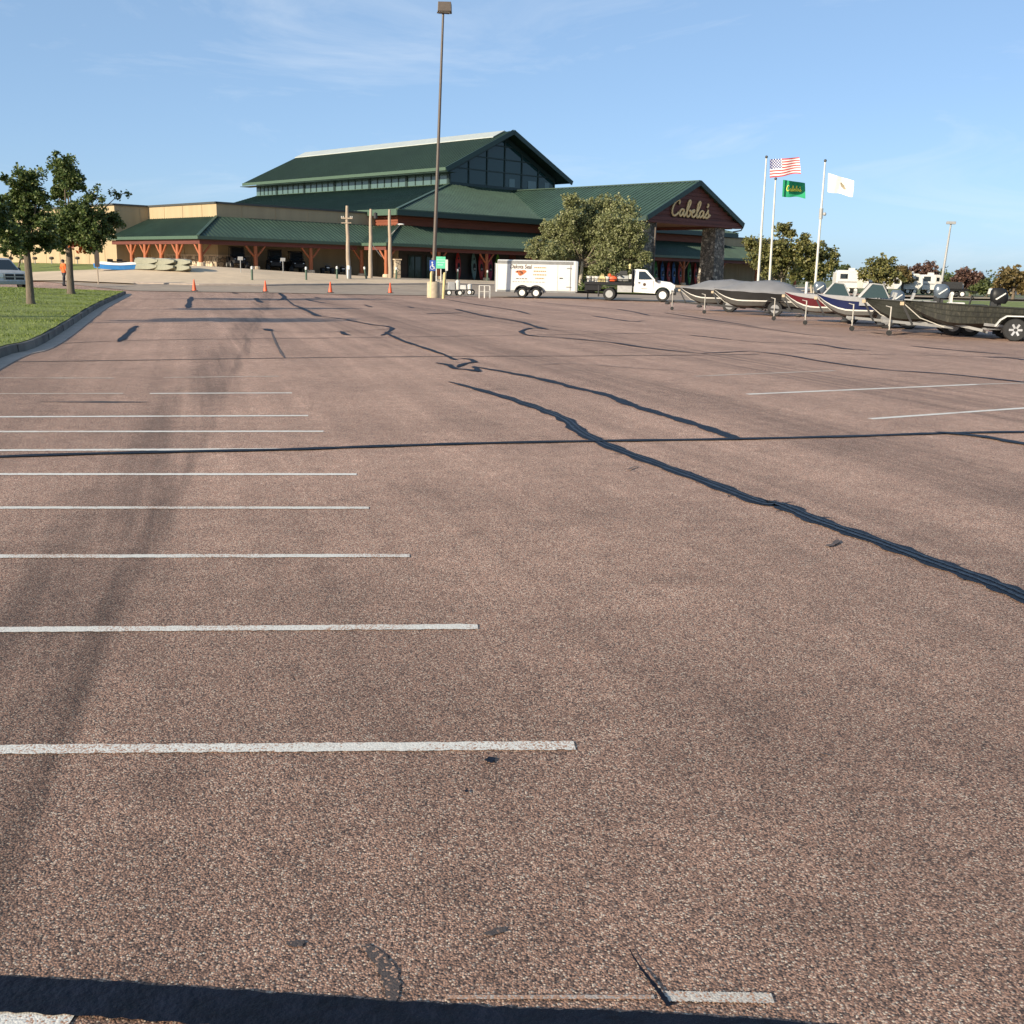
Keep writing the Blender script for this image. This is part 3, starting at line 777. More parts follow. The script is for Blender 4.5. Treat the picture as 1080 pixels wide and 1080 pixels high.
# spots: a tar drip and old stains
def blob(name, q, rx, ry, mt_, dz, seed, rot=0):
    rr = random.Random(seed); c = Z0(q); b = MB(); vs = []
    for k in range(22):
        t = 2 * math.pi * k / 22; f_ = 1 + rr.uniform(-.22, .22)
        x, y = rx * f_ * math.cos(t), ry * f_ * math.sin(t)
        vs.append((c[0] + x * math.cos(rot) - y * math.sin(rot), c[1] + x * math.sin(rot) + y * math.cos(rot), dz))
    b.poly(vs); o_ = b.build(name, G[mt_])
    if o_.data.polygons[0].normal.z < 0: o_.data.flip_normals()
    return tag(o_, kind='structure')
blob('tar_spot', (517, 803), .017, .022, 'tar', .007, 1)
blob('tar_spot', (492, 836), .006, .010, 'tar', .007, 2)
blob('oil_stain', (312, 996), .022, .014, 'stain', .0035, 3)
blob('oil_stain', (522, 984), .03, .012, 'stain', .0035, 5, .5)
blob('oil_stain', (100, 424), .55, .09, 'stain', .0035, 6, .15)
blob('oil_stain', (870, 796), .018, .006, 'stain', .0035, 8, -.4)
st = [(p[0], p[1]) for p in curve([(384, 998), (398, 1010), (409, 1026), (414, 1046), (412, 1062)], 6)]
strip('oil_stain', st, [.02 + .022 * math.sin(math.pi * i / (len(st) - 1)) for i in range(len(st))], G['stain'], .0033, .2, 33)

# ------------------------------------------------------------------ the store
store = empty('store_building', (OX, OY, 0), math.pi / 2 - BT, 'long tan retail store with green metal roofs, glazed gable and timber entrance porch', 'store')
def ribs(b, ps, gap=.45, w=.05, h=.05, off_=.2):
    """standing seams up a convex roof polygon (first edge = eave)"""
    P = [Vector(p) for p in ps]; e = (P[1] - P[0]); e.z = 0; e.normalize()
    nrm = (P[1] - P[0]).cross(P[2] - P[0]).normalized()
    if nrm.z < 0: nrm = -nrm
    lo = min((p - P[0]).dot(e) for p in P); hi = max((p - P[0]).dot(e) for p in P); t = lo + off_
    while t < hi:
        hits = []
        for i in range(len(P)):
            a_, c_ = P[i], P[(i + 1) % len(P)]; da, dc = (a_ - P[0]).dot(e) - t, (c_ - P[0]).dot(e) - t
            if (da > 0) != (dc > 0): hits.append(a_ + (c_ - a_) * (da / (da - dc)))
        if len(hits) == 2 and (hits[0] - hits[1]).length > .1:
            hits.sort(key=lambda v: v.z); b.bar(hits[0] + nrm * (h / 2), hits[1] + nrm * (h / 2), w, h, nrm)
        t += gap
def roof(name, polys, th=.16, rib=True, mt_='roof', gap=.45, parent=store):
    b = MB()
    for ps in polys:
        b.slab(ps, th)
        if rib: ribs(b, ps, gap)
    return b.build(name, G[mt_], parent)
# tilt-up walls with joints, parapet caps
foot = [(-3.5, 78), (-3.5, 13), (0, 13), (0, 0), (18, 0), (18, -3.6), (74, -3.6), (74, 0), (97, 0), (97, 78)]
b = MB(); b.prism(foot, -.5, 7.15, 'z')
for (x0, y0, x1, y1, nx, ny) in ((-3.5, 13, -3.5, 78, -1, 0), (0, 0, 18, 0, 0, -1), (0, 0, 0, 13, -1, 0), (74, 0, 97, 0, 0, -1), (-3.5, 13, 0, 13, 0, -1)):
    L_ = math.hypot(x1 - x0, y1 - y0); k = 2.6
    while k < L_ - .5:
        px_, py_ = x0 + (x1 - x0) * k / L_, y0 + (y1 - y0) * k / L_
        b.cbox((px_ + nx * .008, py_ + ny * .008, 3.5), (.05, .05, 7.2)); k += 3.6
wall = b.build('wall', G['yellow_wall'], store)
b = MB()
ps = foot
for i in range(len(ps)):
    p, q = Vector((*ps[i], 7.22)), Vector((*ps[(i + 1) % len(ps)], 7.22)); d = (q - p).normalized() * .13
    b.bar(p - d, q + d, .26, .17)
b.build('parapet_cap', G['trim'], store)
# stone wainscot of the corner
b = MB(); b.box(-.06, 3.2, -.06, .0, 0, 2.55); b.box(-.06, 0, -.001, 9.5, 0, 2.55); build_each(b, 'wainscot', G['stone_wain'], store)
b = MB(); b.box(-.12, 3.25, -.12, -.061, 2.55, 2.65); b.box(-.12, -.061, -.06, 9.55, 2.55, 2.65); build_each(b, 'wainscot_cap', G['conc'], store)

# canopies: left wing, centre, right wing
EZ, TZ = 4.1, 6.0
c1 = [(-4.3, -4.3, EZ), (12.95, -4.3, EZ), (18, -.05, TZ), (0, -.05, TZ)]
c2 = [(-4.3, 13, EZ), (-4.3, -4.3, EZ), (-.05, -.05, TZ), (-.05, 13, TZ)]
roof('canopy_roof', [c1, c2])
c3 = [(12.95, -8.1, EZ), (79.1, -8.1, EZ), (74.1, -3.65, TZ), (17.95, -3.65, TZ)]
c4 = [(12.95, -4.3, EZ), (12.95, -8.1, EZ), (17.95, -3.65, TZ), (17.95, -.1, TZ)]
roof('canopy_roof', [c3, c4])
c5 = [(79.1, -4.3, EZ), (97.5, -4.3, EZ), (97.5, -.05, TZ), (74, -.05, TZ)]
roof('canopy_roof', [c5])
b = MB()
def fascia(b, pts, z0, z1, t=.06):
    for p, q in zip(pts, pts[1:]):
        b.bar((p[0], p[1], (z0 + z1) / 2), (q[0], q[1], (z0 + z1) / 2), t, z1 - z0)
fascia(b, [(-4.35, 13), (-4.35, -4.35), (12.9, -4.35)], 3.86, 4.13)
fascia(b, [(12.9, -4.35), (12.9, -8.15), (79.15, -8.15), (79.15, -4.35), (97.5, -4.35)], 3.84, 4.11)
b.build('canopy_fascia', G['roof_trim'], store)
b = MB()
for (p, q) in (((-4.4, -4.4, EZ + .06), (0, 0, TZ + .07)), ((12.9, -8.2, EZ + .06), (17.9, -3.7, TZ + .06))): b.bar(p, q, .28, .07)
build_each(b, 'hip_cap', G['roof'], store)
b = MB(); b.box(-4.1, 12.8, -4.1, -.1, 3.78, 3.84); b.box(-4.1, -.1, -.09, 12.9, 3.78, 3.84); b.box(13.1, 79, -7.9, -3.7, 3.78, 3.835); b.box(79.2, 97, -4.1, -.1, 3.78, 3.835)
build_each(b, 'canopy_soffit', G['soffit'], store)
b = MB(); b.box(-4.02, 12.6, -4.0, -3.7, 3.46, 3.775); b.box(-4.02, -3.72, -3.695, 12.8, 3.46, 3.775); b.box(13.1, 79, -7.85, -7.55, 3.46, 3.775); b.box(13.1, 13.4, -7.545, -4.5, 3.46, 3.775); b.box(79.2, 97, -4, -3.7, 3.46, 3.775)
build_each(b, 'canopy_beam', G['dark_wood'], store)
def gzl(a, bb): x, y = xy(a, bb); return gz(x, y) + .13
def post(a, bb, dirs, top=3.46, r=.19, ftr=True):
    z0 = gzl(a, bb); b = MB(); n_ = 6
    b.tube([(a, bb, z0 - .1 + (top - z0 + .1) * k / n_) for k in range(n_ + 1)], [r * (1.1 - .2 * k / n_) * (1 + .03 * math.sin(k * 2.3 + a)) for k in range(n_ + 1)], 10)
    o_ = b.build('post', G['log'], store, True)
    for dx, dy in dirs:
        c_ = MB(); c_.tube([(a, bb, top - 1.05), (a + dx * .5, bb + dy * .5, top - .55), (a + dx * 1.0, bb + dy * 1.0, top + .02)], .095, 8); c_.build('brace', G['log'], o_, True)
    if ftr:
        c_ = MB(); c_.lathe([(.36, z0 - .2), (.36, z0 + .22), (.30, z0 + .3)], (a, bb, 0), 'z', 12); c_.build('footing', G['conc'], o_)
for px_ in (270, 328): 
    A = onb(px_, 285, b=-3.85)[0]; post(A, -3.85, ((1, 0), (-1, 0)))
post(-3.87, -3.85, ((1, 0), (0, 1)))
for px_ in (139.5, 153.8, 170.7, 188):
    B_ = onb(px_, 275, a=-3.87)[1]; post(-3.87, B_, ((0, 1), (0, -1)), ftr=False)
post(13.25, -7.7, ((1, 0), (0, 1)))
post(13.25, -3.85, ((-1, 0),), ftr=True)
for px_ in (462.6, 513, 565, 622): 
    A = onb(px_, 285, b=-7.7)[0]; post(A, -7.7, ((1, 0), (-1, 0)))
for A in (60.1, 68.1, 76.5): post(A, -7.7, ((1, 0), (-1, 0)))
for A in (86, 93): post(A, -3.85, ((1, 0), (-1, 0)))

# centre block: log siding band under the big hip roof, dark shopfront under the canopy
b = MB(); b.box(17.9, 74.1, -3.66, -.02, 5.6, 7.4); b.box(17.9, 18.0, -.019, 1.5, 5.6, 7.3)
for k in range(6): z = 5.75 + k * .3; b.box(17.84, 74.16, -3.73, -3.661, z, z + .2)
for k in range(6): z = 5.75 + k * .3; b.box(17.83, 17.899, -3.66, 1.4, z, z + .2)
b.build('log_siding', G['siding'], store)
b = MB(); b.box(18.02, 73.9, -3.66, -3.601, 0, 3.76); b.build('shopfront_wall', G['dark_store'], store)
b = MB()
for A in np.arange(33.5, 70, 2.4): 
    if not 41 < A < 51: b.box(A, A + 1.0, -3.72, -3.661, 0, 3.7)
build_each(b, 'timber_cladding', G['dark_wood'], store)
for i, A in enumerate((19.2, 21.6, 41.6, 43.6, 46.2, 48.2)):
    b = MB(); b.box(A, A + 1.7, -3.70, -3.661, .55, 3.0); g_ = b.build('shop_window', G['glass'], store)
    b = MB()
    for x in (A, A + .85, A + 1.7): b.box(x - .04, x + .04, -3.76, -3.701, .5, 3.05)
    b.box(A - .04, A + 1.74, -3.755, -3.702, 3.05, 3.15); b.build('frame', G['mull'], g_)
b = MB(); b.box(3.4, 18, -.05, -.001, 0, 3.75); b.build('shaded_bay', G['yellow_wall'], store)

# big hip roof round the hall base, porch roof running forward from it
HB, HA0, HA1, HBK, HZ = 9.9, 36.6, 55.0, 52.6, 11.75
RH = 45.7
RIDGE = 46.45
EV = 7.45
h1 = [(16.9, -4.8, EV), (75.9, -4.8, EV), (HA1, HB, HZ), (HA0, HB, HZ)]
h2 = [(16.9, 38, EV), (16.9, -4.8, EV), (HA0, HB, HZ), (HA0, HBK, HZ), ]
h3 = [(75.9, -4.8, EV), (75.9, 38, EV), (HA1, HBK, HZ), (HA1, HB, HZ)]
roof('hip_roof', [h1, h2, h3], .2, gap=.6)
b = MB(); b.bar((16.85, -4.85, EV + .06), (HA0, HB, HZ + .08), .3, .08); b.bar((75.95, -4.85, EV + .06), (HA1, HB, HZ + .08), .3, .08); build_each(b, 'hip_cap', G['roof_trim'], store)
b = MB(); fascia(b, [(16.85, 1.5), (16.85, -4.8)], EV - .55, EV + .04); build_each(b, 'eave_fascia', G['roof_trim'], store)
b = MB(); fascia(b, [(16.85, -4.86), (38, -4.86)], EV - .55, EV - .08); fascia(b, [(54.5, -4.86), (75.9, -4.86)], EV - .55, EV - .08); build_each(b, 'eave_fascia', G['dark_trim'], store)
b = MB(); fascia(b, [(16.85, -4.9), (38.2, -4.9)], EV - .075, EV + .05); build_each(b, 'gutter', G['roof_trim'], store)
b = MB(); b.box(17, 75.8, -4.75, -3.67, EV - .56, EV - .5); b.build('eave_soffit', G['soffit'], store)
# porch roof
PF, PA0, PA1, PEZ, PRZ = -19.3, 37.7, 55.1, 7.6, 11.55
p1 = [(PA0, 6, PEZ), (PA0, PF, PEZ), (RIDGE, PF, PRZ), (RIDGE, 9.8, PRZ)]
p2 = [(PA1, PF, PEZ), (PA1, 6, PEZ), (RIDGE, 9.8, PRZ), (RIDGE, PF, PRZ)]
p1 = [(PA0, 9.8, PEZ), (PA0, PF, PEZ), (RIDGE, PF, PRZ), (RIDGE, 9.8, PRZ)]
p2 = [(PA1, PF, PEZ), (PA1, 9.8, PEZ), (RIDGE, 9.8, PRZ), (RIDGE, PF, PRZ)]
roof('porch_roof', [p1, p2], .3, gap=.6)
b = MB(); b.bar((RIDGE, PF, PRZ + .08), (RIDGE, 9.7, PRZ + .08), .4, .1); b.build('ridge_cap', G['roof'], store)
b = MB()
for A in (PA0 - .05, PA1 + .05): b.bar((A, PF - .08, PEZ - .2), (RIDGE, PF - .08, PRZ - .12), .1, .5)
b.build('rake_board', G['dark_trim'], store)
b = MB(); fascia(b, [(PA0 - .06, PF), (PA0 - .06, -5)], PEZ - .5, PEZ + .02); fascia(b, [(PA1 + .06, PF), (PA1 + .06, -5)], PEZ - .5, PEZ + .02); build_each(b, 'gutter', G['dark_trim'], store)
b = MB(); b.tube([(PA1 + .12, PF + .1, PEZ - .45), (PA1 + .1, PF + .3, PEZ - .75), (PA1 - 1.2, PF + .5, PEZ - .95)], .07, 8)
b.tube([(PA0 + 1.65, PF + .15, PEZ - .4), (PA0 + 1.65, PF + .15, .4)], .09, 8); build_each(b, 'downpipe', G['brown_steel'], store)
# gable face, tie beam, porch ceiling
gf = -18.95
b = MB(); b.prism([(PA0 + .3, PEZ - .35), (PA1 - .3, PEZ - .35), (RIDGE, PRZ - .32)], gf, gf + .25)
for k in range(9): 
    z = PEZ - .1 + k * .42; hw = (PRZ - .45 - z) / (PRZ - PEZ) * (PA1 - PA0) / 2 - .2
    if hw > .5: b.box(RIDGE - hw, RIDGE + hw, gf - .05, gf - .002, z, z + .36)
b.build('gable_face', G['dark_wood'], store)
b = MB(); b.box(PA0 + .25, PA1 - .25, gf - .35, gf + .45, 7.0, 7.24); b.box(PA0 + .2, PA1 - .2, gf - .28, gf - .06, 7.26, 7.62)
for A in (PA0 + .9, PA1 - 1.4): b.box(A, A + .55, gf + .5, -4.9, 6.95, 7.25)
build_each(b, 'tie_beam', G['dark_wood'], store)
b = MB(); b.box(PA0 + .5, PA1 - .5, gf + .6, -4.9, 7.27, 7.33); b.build('porch_ceiling', G['soffit'], store)
for A in (37.75, 50.35):
    b = MB(); hw = .95; cx, cy = A + hw, -18.0; rings = []
    for k in range(9):
        z = -.2 + 7.15 * k / 8; w_ = hw * (1.13 - .22 * k / 8)
        rings.append([(cx + sx_ * w_ * (1 + rnd.uniform(-.03, .03)), cy + sy_ * w_ * (1 + rnd.uniform(-.03, .03)), z) for sx_, sy_ in ((-1, -1), (0, -1.03), (1, -1), (1.03, 0), (1, 1), (0, 1.03), (-1, 1), (-1.03, 0))])
    b.loft(rings); b.build('stone_column', G['stone_col'], store)
# script sign
S_ = []
def A_(x): return [(x + .95, .85), (x + .65, 1.02), (x + .35, .72), (x + .28, .28), (x + .48, .02), (x + .8, .32), (x + 1.0, .92), (x + .96, .3), (x + 1.12, .0), (x + 1.35, .32)]
S_.append([(1.2, 1.7), (1.28, 2.05), (1.02, 2.3), (.55, 1.95), (.22, 1.15), (.25, .35), (.62, -.02), (1.08, .2), (1.35, .5)])
S_.append(A_(1.25))
S_.append([(2.6, .32), (2.95, 1.15), (3.2, 2.0), (3.08, 2.4), (2.85, 2.0), (2.78, .9), (2.85, .15), (3.12, .0), (3.42, .35), (3.45, .85), (3.22, .9), (3.4, .68), (3.72, .6)])
S_.append([(3.72, .6), (4.05, .75), (4.1, 1.0), (3.88, 1.02), (3.72, .6), (3.8, .15), (4.1, .0), (4.45, .35)])
S_.append([(4.45, .35), (4.82, 1.25), (5.02, 2.05), (4.86, 2.35), (4.66, 1.9), (4.6, .75), (4.66, .12), (4.88, .0), (5.12, .32)])
S_.append(A_(4.85))
S_.append([(6.42, 2.15), (6.52, 1.95), (6.36, 1.55)])
S_.append([(6.2, .32), (6.5, .85), (6.62, 1.2), (6.6, .9), (6.82, .5), (6.7, .08), (6.35, .02), (6.3, .25)])
S_.append([(6.7, .1), (6.95, .3), (7.1, .5)])
b = MB(); c_ = MB(); kx = 6.9 / 7.0; sA, sZ = 41.75, 7.85
for s_ in S_:
    pts = [(sA + (p.x + .12 * p.y) * kx, gf - .2, sZ + p.y * .70) for p in catmull([(x, y, 0) for x, y in s_], 5)]
    b.tube(pts, .11, 6); c_.tube([(p[0] + .03, p[1] + .1, p[2] - .05) for p in pts], .13, 6)
sign = b.build('sign_lettering', G['gold'], store, True)
c_.build('letter_backing', G['trim'], sign)

# the glazed hall
b = MB()
sl = (18.55 - 13.45) / (RH - 34.9)
b.box(HA0 + .15, HA1 - .15, HB + .15, HBK, 10, 13.85); b.build('hall_core', G['mull'], store)
edges_b = [onb(q, 200, a=HA0)[1] for q in (470, 429, 390, 353, 321, 292, 264)]
edges_b[0] = HB + .12; edges_b[-1] = HBK
for b0_, b1_ in zip(edges_b, edges_b[1:]):
    b = MB(); b.box(HA0 + .06, HA0 + .149, b0_ + .25, b1_ - .12, 11.85, 13.7); g_ = b.build('clerestory_window', G['clere_glass'], store)
    b = MB()
    for k in range(1, 5): y = b0_ + .25 + (b1_ - b0_ - .37) * k / 5; b.box(HA0 + .0, HA0 + .059, y - .08, y + .08, 11.85, 13.7)
    build_each(b, 'mullion', G['mull'], g_)
    b = MB(); b.box(HA0 - .08, HA0 + .149, b0_ - .119, b0_ + .248, 11.6, 13.65); b.build('post', G['mull'], g_)
b = MB(); b.box(HA0 + .02, HA0 + .148, HB + .4, HBK, 11.4, 11.845); b.build('window_sill', G['roof_trim'], store)
# gable end glazing
apex_in = 17.75
b = MB(); b.prism([(HA0 + .15, 12.0), (HA1 - .15, 12.0), (HA1 - .15, 13.4), (RH, apex_in), (HA0 + .15, 13.4)], HB + .05, HB + .148)
gg = b.build('gable_glazing', G['glass'], store)
b = MB()
def topz(a): return 13.4 + (apex_in - 13.4) * (1 - abs(a - RH) / (RH - HA0 - .15))
for k in range(7):
    a = HA0 + .15 + (HA1 - HA0 - .3) * k / 6; b.box(a - .09, a + .09, HB - .06, HB + .049, 11.7, topz(a) + .05)
for k, z in enumerate((12.0, 13.75, 15.3, 16.85)):
    hw = (RH - HA0 - .15) * min(1, max(0, 1 - (z - 13.4) / (apex_in - 13.4)))
    b.box(RH - hw, RH + hw, HB - .04, HB + .045, z - .07, z + .07)
for s_ in (-1, 1): b.bar((RH + s_ * (RH - HA0), HB - .02, 13.4), (RH, HB - .02, apex_in + .12), .1, .5)
b.box(HA0, HA1, HB - .1, HB + .049, 11.5, 11.93)
b.build('mullion', G['mull'], gg)
b = MB()
for k, w_ in ((3.2, .9), (4.3, 1.3), (5.3, .8)):
    a = HA0 + (HA1 - HA0) * k / 6; b.box(a + .2, a + .2 + w_ * 1.1, HB + .01, HB + .046, 12.12, 13.1)
build_each(b, 'pale_pane', G['clere_glass'], gg)  # lighter tone of the low right panes, put into the glass colour
HF = 8.4
sl_z = lambda a: 18.6 - sl * abs(a - RH)
r1 = [(34.8, HBK + .5, sl_z(34.8)), (34.8, HF, sl_z(34.8)), (RH, HF, 18.6), (RH, HBK + .5, 18.6)]
r2 = [(56.6, HF, sl_z(56.6)), (56.6, HBK + .5, sl_z(56.6)), (RH, HBK + .5, 18.6), (RH, HF, 18.6)]
roof('hall_roof', [r1, r2], .3, gap=.6, mt_='hall_roof')
b = MB()
for s_ in (-1, 1):
    a = RH + s_ * 1.9
    b.slab([(a, HF + 1.6, sl_z(a) + .16), (a, HBK + .5, sl_z(a) + .16), (RH, HBK + .5, 18.76), (RH, HF + 1.6, 18.76)], .1)
b.build('ridge_skylight', G['ridge'], store)
b = MB()
for s_, A in ((-1, 34.75), (1, 56.65)): b.bar((A, HF - .06, sl_z(A) - .22), (RH, HF - .06, 18.6 - .12), .12, .55)
b.build('rake_board', G['dark_trim'], store)
b = MB(); fascia(b, [(34.72, HF), (34.72, HBK + .5)], sl_z(34.8) - .34, sl_z(34.8) + .03); build_each(b, 'eave_fascia', G['roof_trim'], store)
b = MB(); b.box(34.85, HA0 - .1, HF + .1, HBK + 1.4, 13.0, 13.06); b.box(HA0 - .1, HA1 + 1.5, HF + .1, HB - .12, 13.0, 13.06) if False else None
b.build('eave_soffit', G['dark_trim'], store)

def bworld(a, bb, z=None):
    x, y = xy(a, bb); return Vector((x, y, gz(x, y) + .13 if z is None else z))
BR = math.pi / 2 - BT

# ------------------------------------------------------------------ trees
def leaf_mesh(name, centres, size, mt, parent, npc, spread, droop=0.0, seed=0, lean=(0, 0)):
    r = np.random.RandomState(seed)
    C = np.repeat(np.asarray([c for c, _ in centres]), npc, 0); S = np.repeat(np.asarray([s_ for _, s_ in centres]), npc)
    n_ = len(C)
    d = r.normal(size=(n_, 3)); d /= np.linalg.norm(d, axis=1)[:, None]
    P = C + d * (S * spread * r.rand(n_) ** .45)[:, None]
    P[:, 0] += lean[0] * (P[:, 2] - C[:, 2]); 
    u = r.normal(size=(n_, 3)); u[:, 2] = u[:, 2] * .6 - droop; u /= np.linalg.norm(u, axis=1)[:, None]
    w = r.normal(size=(n_, 3)); w -= (w * u).sum(1)[:, None] * u; w /= np.linalg.norm(w, axis=1)[:, None]
    L_ = (size * r.uniform(.65, 1.35, n_))[:, None]; Wd = L_ * r.uniform(.28, .48, n_)[:, None]
    V = np.stack([P, P + u * L_ * .5 + w * Wd, P + u * L_, P + u * L_ * .5 - w * Wd], 1).reshape(-1, 3)
    me = bpy.data.meshes.new(name)
    me.vertices.add(n_ * 4); me.vertices.foreach_set('co', V.ravel())
    me.loops.add(n_ * 4); me.loops.foreach_set('vertex_index', np.arange(n_ * 4))
    me.polygons.add(n_); me.polygons.foreach_set('loop_start', np.arange(0, n_ * 4, 4)); me.polygons.foreach_set('loop_total', np.full(n_, 4))
    me.materials.append(mt); me.update(); me.validate()
    o_ = bpy.data.objects.new(name, me); COL.objects.link(o_); o_.parent = parent
    return o_
def tree(name, label, cat, base, crown, mt, lmat, n_clu, npc, size, trunk_r, fork, group=None, bark='bark', lean=0, spread=.42, droop=.2, seed=1, depth=1.0, stems=1, sparse=()):
    """base: world point; crown: list of (px, py, radius_px) of its masses, taken at the tree's own distance"""
    rr = random.Random(seed)
    root = empty(name, base, 0, label, cat, group)
    Y = base[1]; k = Y / F / cp
    blobs = []
    cw_ = (max(q[0] for q in crown) - min(q[0] for q in crown)) / 2 * k
    for q in crown:
        p = pixY(q[0], q[1], Y); R_ = q[2] * k
        blobs.append((Vector((p.x - base[0], rr.uniform(-.62, .62) * cw_ * depth + (q[3] if len(q) > 3 else 0), p.z - base[2])), R_))
    b = MB(); tops = []
    for s_ in range(stems):
        ang = 2 * math.pi * s_ / stems + .4; dx = 0 if stems == 1 else .35 * math.cos(ang); dy = 0 if stems == 1 else .35 * math.sin(ang)
        fz = fork * rr.uniform(.9, 1.1)
        ps = [Vector((dx * .3 + (dx + lean * fz) * (t ** 1.2) + rr.uniform(-.03, .03) * (0 < t < 1), dy * .3 + dy * t, -.15 + (fz + .15) * t)) for t in (0, .12, .4, .7, 1)]
        b.tube(ps, [trunk_r * q for q in (1.45, 1.05, .92, .86, .8)], 10); tops.append(ps[-1])
    brn = MB()
    cents = []
    for i, (c, R_) in enumerate(blobs):
        t0 = min(tops, key=lambda q: (q - c).length) if stems > 1 else tops[0]
        st_ = t0 * rr.uniform(.8, 1.0)
        mid = st_.lerp(c, .5) + Vector((rr.uniform(-.2, .2), rr.uniform(-.2, .2), rr.uniform(0, .25))) * R_
        lim = [st_, st_.lerp(mid, .5), mid, mid.lerp(c, .6), c]
        brn.tube([p for p in catmull(lim, 3)], [trunk_r * (.42 - .36 * j / 12) for j in range(13)], 6)
        m_ = max(5, int(2.6 * n_clu * (R_ ** 2) / sum(q ** 2 for _, q in blobs)))
        if i in sparse: m_ = max(3, m_ // 7)
        for j in range(m_):
            d = Vector((rr.gauss(0, 1), rr.gauss(0, 1), rr.gauss(0, 1))).normalized() * (R_ * min(1.28, abs(rr.gauss(.0, .55) + .42) * 1.1))
            d.z *= .85
            e_ = c + d
            cents.append((tuple(e_), (R_ if i not in sparse else R_ * 1.9) * rr.uniform(.25, .8)))
            if j % 4 == 0 or i in sparse:
                md = c.lerp(e_, .5) + Vector((0, 0, .1 * R_))
                brn.tube([c, md, e_], [trunk_r * .16, trunk_r * .10, trunk_r * .03], 4)
    tr = b.build('trunk', mt, root, True)
    brn.build('branches', G['bark'], root, True)
    leaf_mesh('crown', cents, size, lmat, root, max(8, int(npc * .36)), spread * 1.3, droop, seed, (lean, 0))
    return root
def base_at(px, py, dz=0): p = pix(px, py); return Vector((p.x, p.y, gz(p.x, p.y) + dz))
bA = pixz(33, 318, .3); bA = Vector((bA.x, bA.y, lawn_z(bA.x, bA.y)))
tree('maple_tree', 'green tree with pale grey trunk standing alone on the grass island', 'tree', bA,
     [(31, 192, 15), (20, 205, 14), (42, 207, 12), (14, 222, 15), (34, 226, 15), (8, 244, 14), (24, 247, 16), (44, 250, 12), (50, 236, 9), (6, 226, 10), (12, 256, 10), (30, 258, 10), (47, 258, 9)], G['bark'], G['leaf_dark'], 230, 150, .09, .13, 2.2, 'trees on the grass island', seed=3, lean=-.03)
bB = pixz(75, 306, .4); bB = Vector((bB.x, bB.y, lawn_z(bB.x, bB.y)))
tb = tree('maple_tree', 'tallest green tree on the island, with thin bare twigs and a dark trunk', 'tree', bB,
     [(72, 178, 14), (66, 190, 11), (80, 190, 12), (58, 203, 9), (92, 226, 17), (72, 236, 17), (108, 231, 12), (96, 246, 16), (58, 245, 13), (114, 243, 8), (62, 257, 10), (98, 257, 10), (103, 205, 9), (120, 205, 9), (112, 212, 8)], G['bark'], G['leaf_dark'], 340, 150, .11, .16, 2.7, 'trees on the grass island', seed=8, sparse=(12, 13, 14))
rl = [(tuple(pixY(x, y, bB.y) - bB), .35) for x, y in ((79, 256), (84, 258), (89, 260), (93, 257), (88, 254), (97, 259))]
leaf_mesh('red_leaves', rl, .2, G['leaf_autumn'], tb, 30, 1.0, .2, 5)
bC = pixz(-28, 330, .3); bC = Vector((bC.x, bC.y, lawn_z(bC.x, bC.y)))
tree('maple_tree', 'dark green tree cut off by the left edge of the view', 'tree', bC,
     [(-75, 205, 26), (-100, 225, 24), (-70, 240, 26), (-2, 190, 12), (-18, 200, 18), (-38, 210, 20), (-6, 218, 14), (-20, 235, 22), (2, 244, 13), (-48, 235, 20), (-34, 180, 16)], G['bark'], G['leaf_dark'], 240, 130, .10, .15, 2.3, 'trees on the grass island', seed=12)
bS = base_at(17, 286, .08)
tree('young_tree', 'small forked tree on the far lawn in front of the tan wall', 'tree', bS,
     [(14, 262, 8), (6, 262, 7), (22, 262, 8), (16, 254, 8), (10, 252, 8)], G['bark'], G['leaf_dark'], 40, 60, .22, .09, 1.2, seed=15, stems=2)
bD = base_at(612, 304.5, .16)
tree('ash_tree', 'large windblown grey green tree behind the white trailer', 'tree', bD,
     [(604, 214, 9), (622, 219, 11), (643, 217, 11), (660, 224, 11), (598, 232, 13), (580, 244, 11), (566, 258, 9), (564, 269, 7), (618, 238, 17), (642, 240, 16), (664, 243, 13), (676, 254, 9), (598, 258, 16), (582, 268, 11), (622, 262, 18), (646, 262, 17), (668, 268, 12), (680, 272, 7), (612, 277, 14), (600, 272, 12), (626, 272, 15), (650, 274, 14), (634, 283, 13), (656, 283, 12), (672, 284, 8)],
     G['bark_pale'], G['leaf_grey'], 1300, 100, .17, .20, 2.6, seed=21, lean=.05, spread=.38, droop=-.25, depth=.7)
gE = 'trees behind the flagpoles'
bE = base_at(822, 313.5)
tree('ash_tree', 'olive green tree between two flagpoles, beside the porch', 'tree', bE,
     [(823, 241, 7), (830, 246, 6), (806, 262, 10), (797, 258, 7), (820, 262, 12), (833, 268, 9), (812, 278, 12), (828, 282, 11), (797, 275, 8), (790, 255, 4)], G['bark_pale'], G['leaf_olive'], 240, 60, .22, .12, 1.7, gE, seed=31, stems=3)
bF = base_at(858, 314.5)
tree('ash_tree', 'olive green tree right of the flagpoles with a ragged sunlit top', 'tree', bF,
     [(848, 253, 6), (843, 262, 8), (858, 263, 10), (868, 272, 10), (880, 268, 6), (848, 278, 11), (866, 285, 11), (856, 290, 10), (880, 280, 6), (838, 287, 8)], G['bark_pale'], G['leaf_olive'], 240, 60, .22, .12, 1.7, gE, seed=37, stems=3)
gF = 'far trees by the campers'
